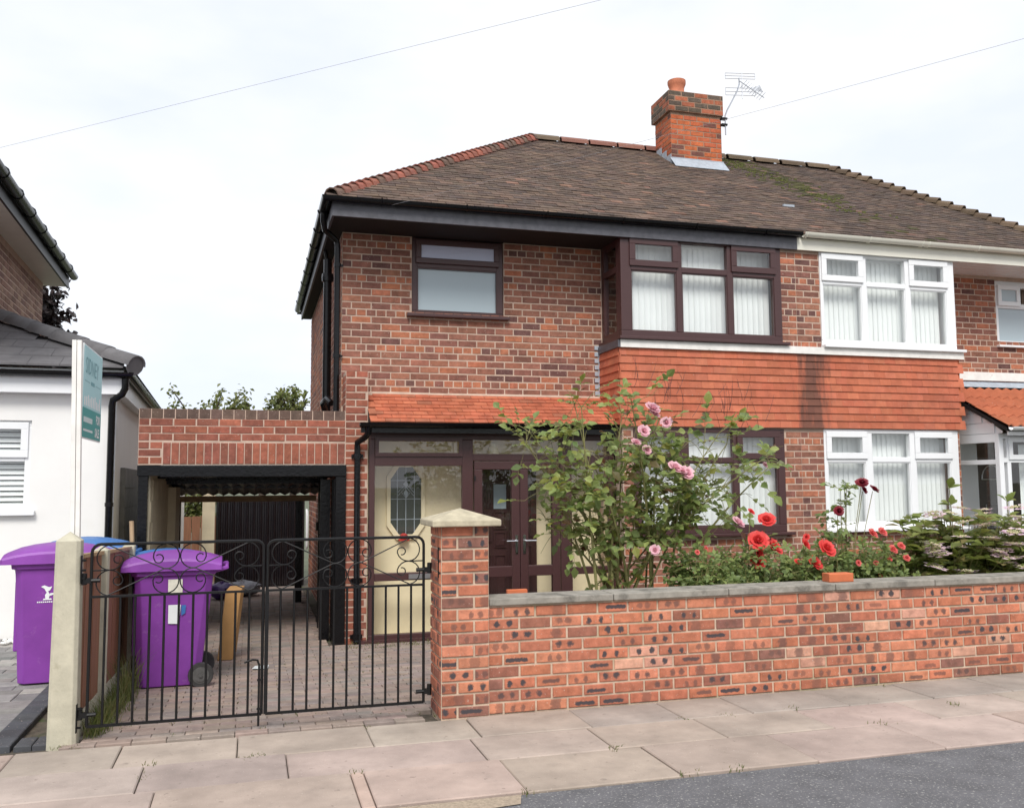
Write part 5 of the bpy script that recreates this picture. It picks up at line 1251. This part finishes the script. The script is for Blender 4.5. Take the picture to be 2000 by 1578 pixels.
low_rose(5.12, 6.95, .70, .26, 'coral rose bush left of the pink rose bush', [(5.162, 1.082, 1.1), (5.288, 1.092, 1.0), (5.02, .84, .6), (5.258, .701, .95)], F_cor, dens=2.0)
low_rose(5.50, 6.95, .62, .26, 'pink rose bush beside the hydrangea', [(5.381, .939, 1.0), (5.462, .968, .85), (5.531, .864, .75), (5.33, .86, .55), (5.2, .83, .6)], F_cor, dens=2.0)
low_rose(3.80, 6.75, .42, .2, 'small leafy plant at the wall below the scarlet roses', [], F_cor, dens=2.0)
low_rose(5.30, 6.70, .42, .24, 'small leafy plant at the wall below the coral roses', [], F_cor, dens=2.0)
low_rose(4.30, 7.35, .55, .34, 'leafy rose without blooms behind the scarlet roses', [], F_cor, dens=2.2)
low_rose(5.0, 7.4, .55, .36, 'leafy rose without blooms in front of the brick pier', [], F_cor, dens=2.2)
# --- hydrangea lacecap
hy = thing('hydrangea', (6.35, 7.05, .22), 'lacecap hydrangea shrub with pink and lilac flower heads at the right', 'hydrangea'); lv, st = MB(), MB()
heads = []
for i in range(230):
    x = U(5.62, 7.9); y = 6.95 + U(-.45, .45); hmax = .84 + .20 * math.exp(-((x - 6.4) / .7) ** 2); z = .22 + hmax * U(.45, 1.0)
    p1 = Vector((x, y, z)); p0 = Vector((6.45 + (x - 6.45) * .35, 7.1, .22)); pts = bez(p0, p1, Vector((0, 0, .08)), 5); st.tube(pts, .006, 5, .004)
    for q_ in pts[2:]:
        a = U(0, 6.28)
        for k in range(4):
            aa = a + k * math.pi / 2; leaf(lv, q_, Vector((math.cos(aa), math.sin(aa), U(-.1, .5))), (Vector((0, -.2, 1)) + rv() * .4).normalized(), U(.10, .17), U(.035, .05))
    if R() < .16: heads.append(p1 + Vector((0, -.04, .06)))
for (x, z, n) in ((6.10, 1.47, 9), (6.74, 1.34, 8)):
    pts = bez(Vector((x + .05, 6.9, .4)), Vector((x, 6.85, z)), Vector((.03, 0, 0)), 7); st.tube(pts, .006, 5, .004)
    for q_ in pts[3:]:
        for k in range(4): leaf(lv, q_, Vector((U(-1, 1), U(-1, .5), U(.1, .7))), (Vector((0, -.5, .8)) + rv() * .3).normalized(), U(.08, .13), U(.028, .04))
lv.build('foliage', 'leaf_hyd', hy); st.build('stems', 'stem', hy)
def lace(m1, m2, r=.07):
    a_, b_ = MB(), MB()
    for i in range(36): t = R() ** .5 * r * .6; a = U(0, 6.28); p = (t * math.cos(a), t * math.sin(a), U(0, .012)); a_.lathe([(.003, 0), (.005, .004), (.002, .008)], p, 4)
    for i in range(9):
        a = i * 6.28 / 9 + U(-.2, .2); c = Vector((math.cos(a) * r * U(.75, 1), math.sin(a) * r * U(.75, 1), U(.0, .015)))
        for k in range(4):
            b2 = a + k * 1.57; d_ = Vector((math.cos(b2), math.sin(b2), .1)); s_ = Vector((-math.sin(b2), math.cos(b2), 0)) * .011
            b_.add([c, c + d_ * .012 + s_, c + d_ * .024, c + d_ * .012 - s_], [(0, 1, 2, 3)])
    return a_, b_
hm_ = []
for k in range(4):
    a_, b_ = lace(0, 0); me = bpy.data.meshes.new('flower_head'); o1_ = len(a_.v)
    me.from_pydata(a_.v + b_.v, [], a_.f + [tuple(i + o1_ for i in f_) for f_ in b_.f]); me.materials.append(M['petal_cream']); me.materials.append(M['petal_hyd'])
    me.polygons.foreach_set('material_index', [0] * len(a_.f) + [1] * len(b_.f)); hm_.append(me)
for i in range(24):
    hxx = U(5.58, 7.2); heads.append(Vector((hxx, U(6.42, 6.62), U(.80, 1.22 if hxx > 5.8 else 1.05))))
for i in range(12): heads.append(Vector((U(5.75, 7.2), U(6.6, 6.9), U(1.22, 1.30))))
for i, p in enumerate(heads):
    s = U(1.0, 1.35); inst('flower_head', random.choice(hm_), p, hy, 0, (s, s, s), rot=(U(-.05, .32), U(-.18, .18), U(0, 6)))
# --- weeds: grass along fence, tufts in joints
gr = MB()
def tuft(x, y, z, n, h, sp_):
    for i in range(n):
        p = Vector((x + random.gauss(0, sp_), y + random.gauss(0, sp_), z)); d_ = Vector((U(-.5, .5), U(-.5, .5), 1)).normalized(); L_ = h * U(.5, 1.1); w_ = Vector((U(-1, 1), U(-1, 1), 0)).normalized() * .0025
        m_ = p + d_ * L_ * .6; e_ = p + d_ * L_ + Vector((d_.x, d_.y, -.35)) * L_ * .35
        gr.add([p - w_, p + w_, m_ + w_ * .8, m_ - w_ * .8, e_], [(0, 1, 2, 3), (3, 2, 4)])
for i in range(120):
    y = U(6.2, 8.2); tuft(-.97 + abs(random.gauss(0, .05)), y, dz(y) - .01, 9, U(.08, .26), .03)
for i in range(14): tuft(U(-.93, -.85), U(7.2, 7.9), dz(7.5), 6, .45, .03)
for i in range(110):
    y = 6.1 + R() ** 1.3 * 4.2; tuft(U(-.9, 1.5), y, dz(y) - .008, 5, U(.015, .04), .02)
for i in range(60): tuft(U(.9, 2.3), U(9.6, 9.98), dz(9.8) - .01, 7, U(.03, .07), .03)
for (x, y) in ((2.55, 4.50), (2.25, 4.50), (2.75, 5.52), (3.05, 5.52), (.0, 5.52), (.05, 5.53), (-.55, 5.3), (-.5, 5.52), (3.55, 5.53), (3.9, 5.06), (2.05, 5.06), (4.7, 5.3), (1.36, 4.5), (.72, 5.97), (.55, 5.05), (4.6, 5.95), (-1.08, 6.06), (-1.0, 6.04)): tuft(x, y, -.01, 16, U(.02, .045), .03)
for i in range(90): tuft(U(3.4, 7.5), U(6.4, 7.0), .22, 10, U(.45, .85), .06)
o = gr.build('weeds', 'leaf_grass', None); stuff(o); o['label'] = 'grass and weeds growing in joints and along the fence'
# --- trees behind
def tree(name, c, h, crown, n, ls, leafm, lab, zb=-.3, twigs=10):
    t = thing(name, (c[0], c[1], zb), lab, 'tree' if 'tree' in name else 'shrub'); lv, st = MB(), MB()
    cz = h - crown[2]; st.tube([(c[0], c[1], zb), (c[0] + .05, c[1], cz)], .09, 8, .05)
    for i in range(twigs):
        e_ = Vector((c[0] + U(-1, 1) * crown[0] * .9, c[1] + U(-1, 1) * crown[1] * .8, cz + U(-.3, 1) * crown[2])); pts = bez(Vector((c[0], c[1], cz - crown[2] * .6)), e_, Vector((0, 0, .2)), 6); st.tube(pts, .03, 5, .008)
        for k in range(n // twigs):
            q_ = pts[random.randint(2, 6)] + rv() * U(0, .32) * crown[0] * .7
            leaf(lv, q_, rv() + Vector((0, 0, -.1)), (Vector((0, -.3, 1)) + rv() * .8).normalized(), ls * U(.7, 1.3), ls * .36)
    lv.build('crown', leafm, t); st.build('trunk', 'bark', t); return t
random.seed(5)
tree('elder_shrub', (.15, 18.0), 3.40, (.75, .5, .75), 1700, .09, 'leaf_tree', 'green shrub top showing above the right end of the carport wall', twigs=26)
tree('elder_shrub', (-.85, 18.2), 3.34, (.75, .5, .75), 1700, .09, 'leaf_tree', 'green shrub top showing above the middle of the carport wall', twigs=26)
tree('elder_shrub', (.75, 18.6), 3.45, (.4, .4, .6), 900, .09, 'leaf_tree', 'green shrub top next to the house side wall', twigs=20)
tree('garden_bush', (-1.5, 20.5), 2.2, (1.0, .6, 1.1), 2200, .09, 'leaf_tree', 'green bush seen through the carport behind the rear fence', twigs=24)
tree('copper_tree', (-4.75, 20.0), 5.75, (1.30, 1.0, 1.5), 12000, .15, 'leaf_copper', 'dark copper leaved tree behind the left brick house', twigs=60)
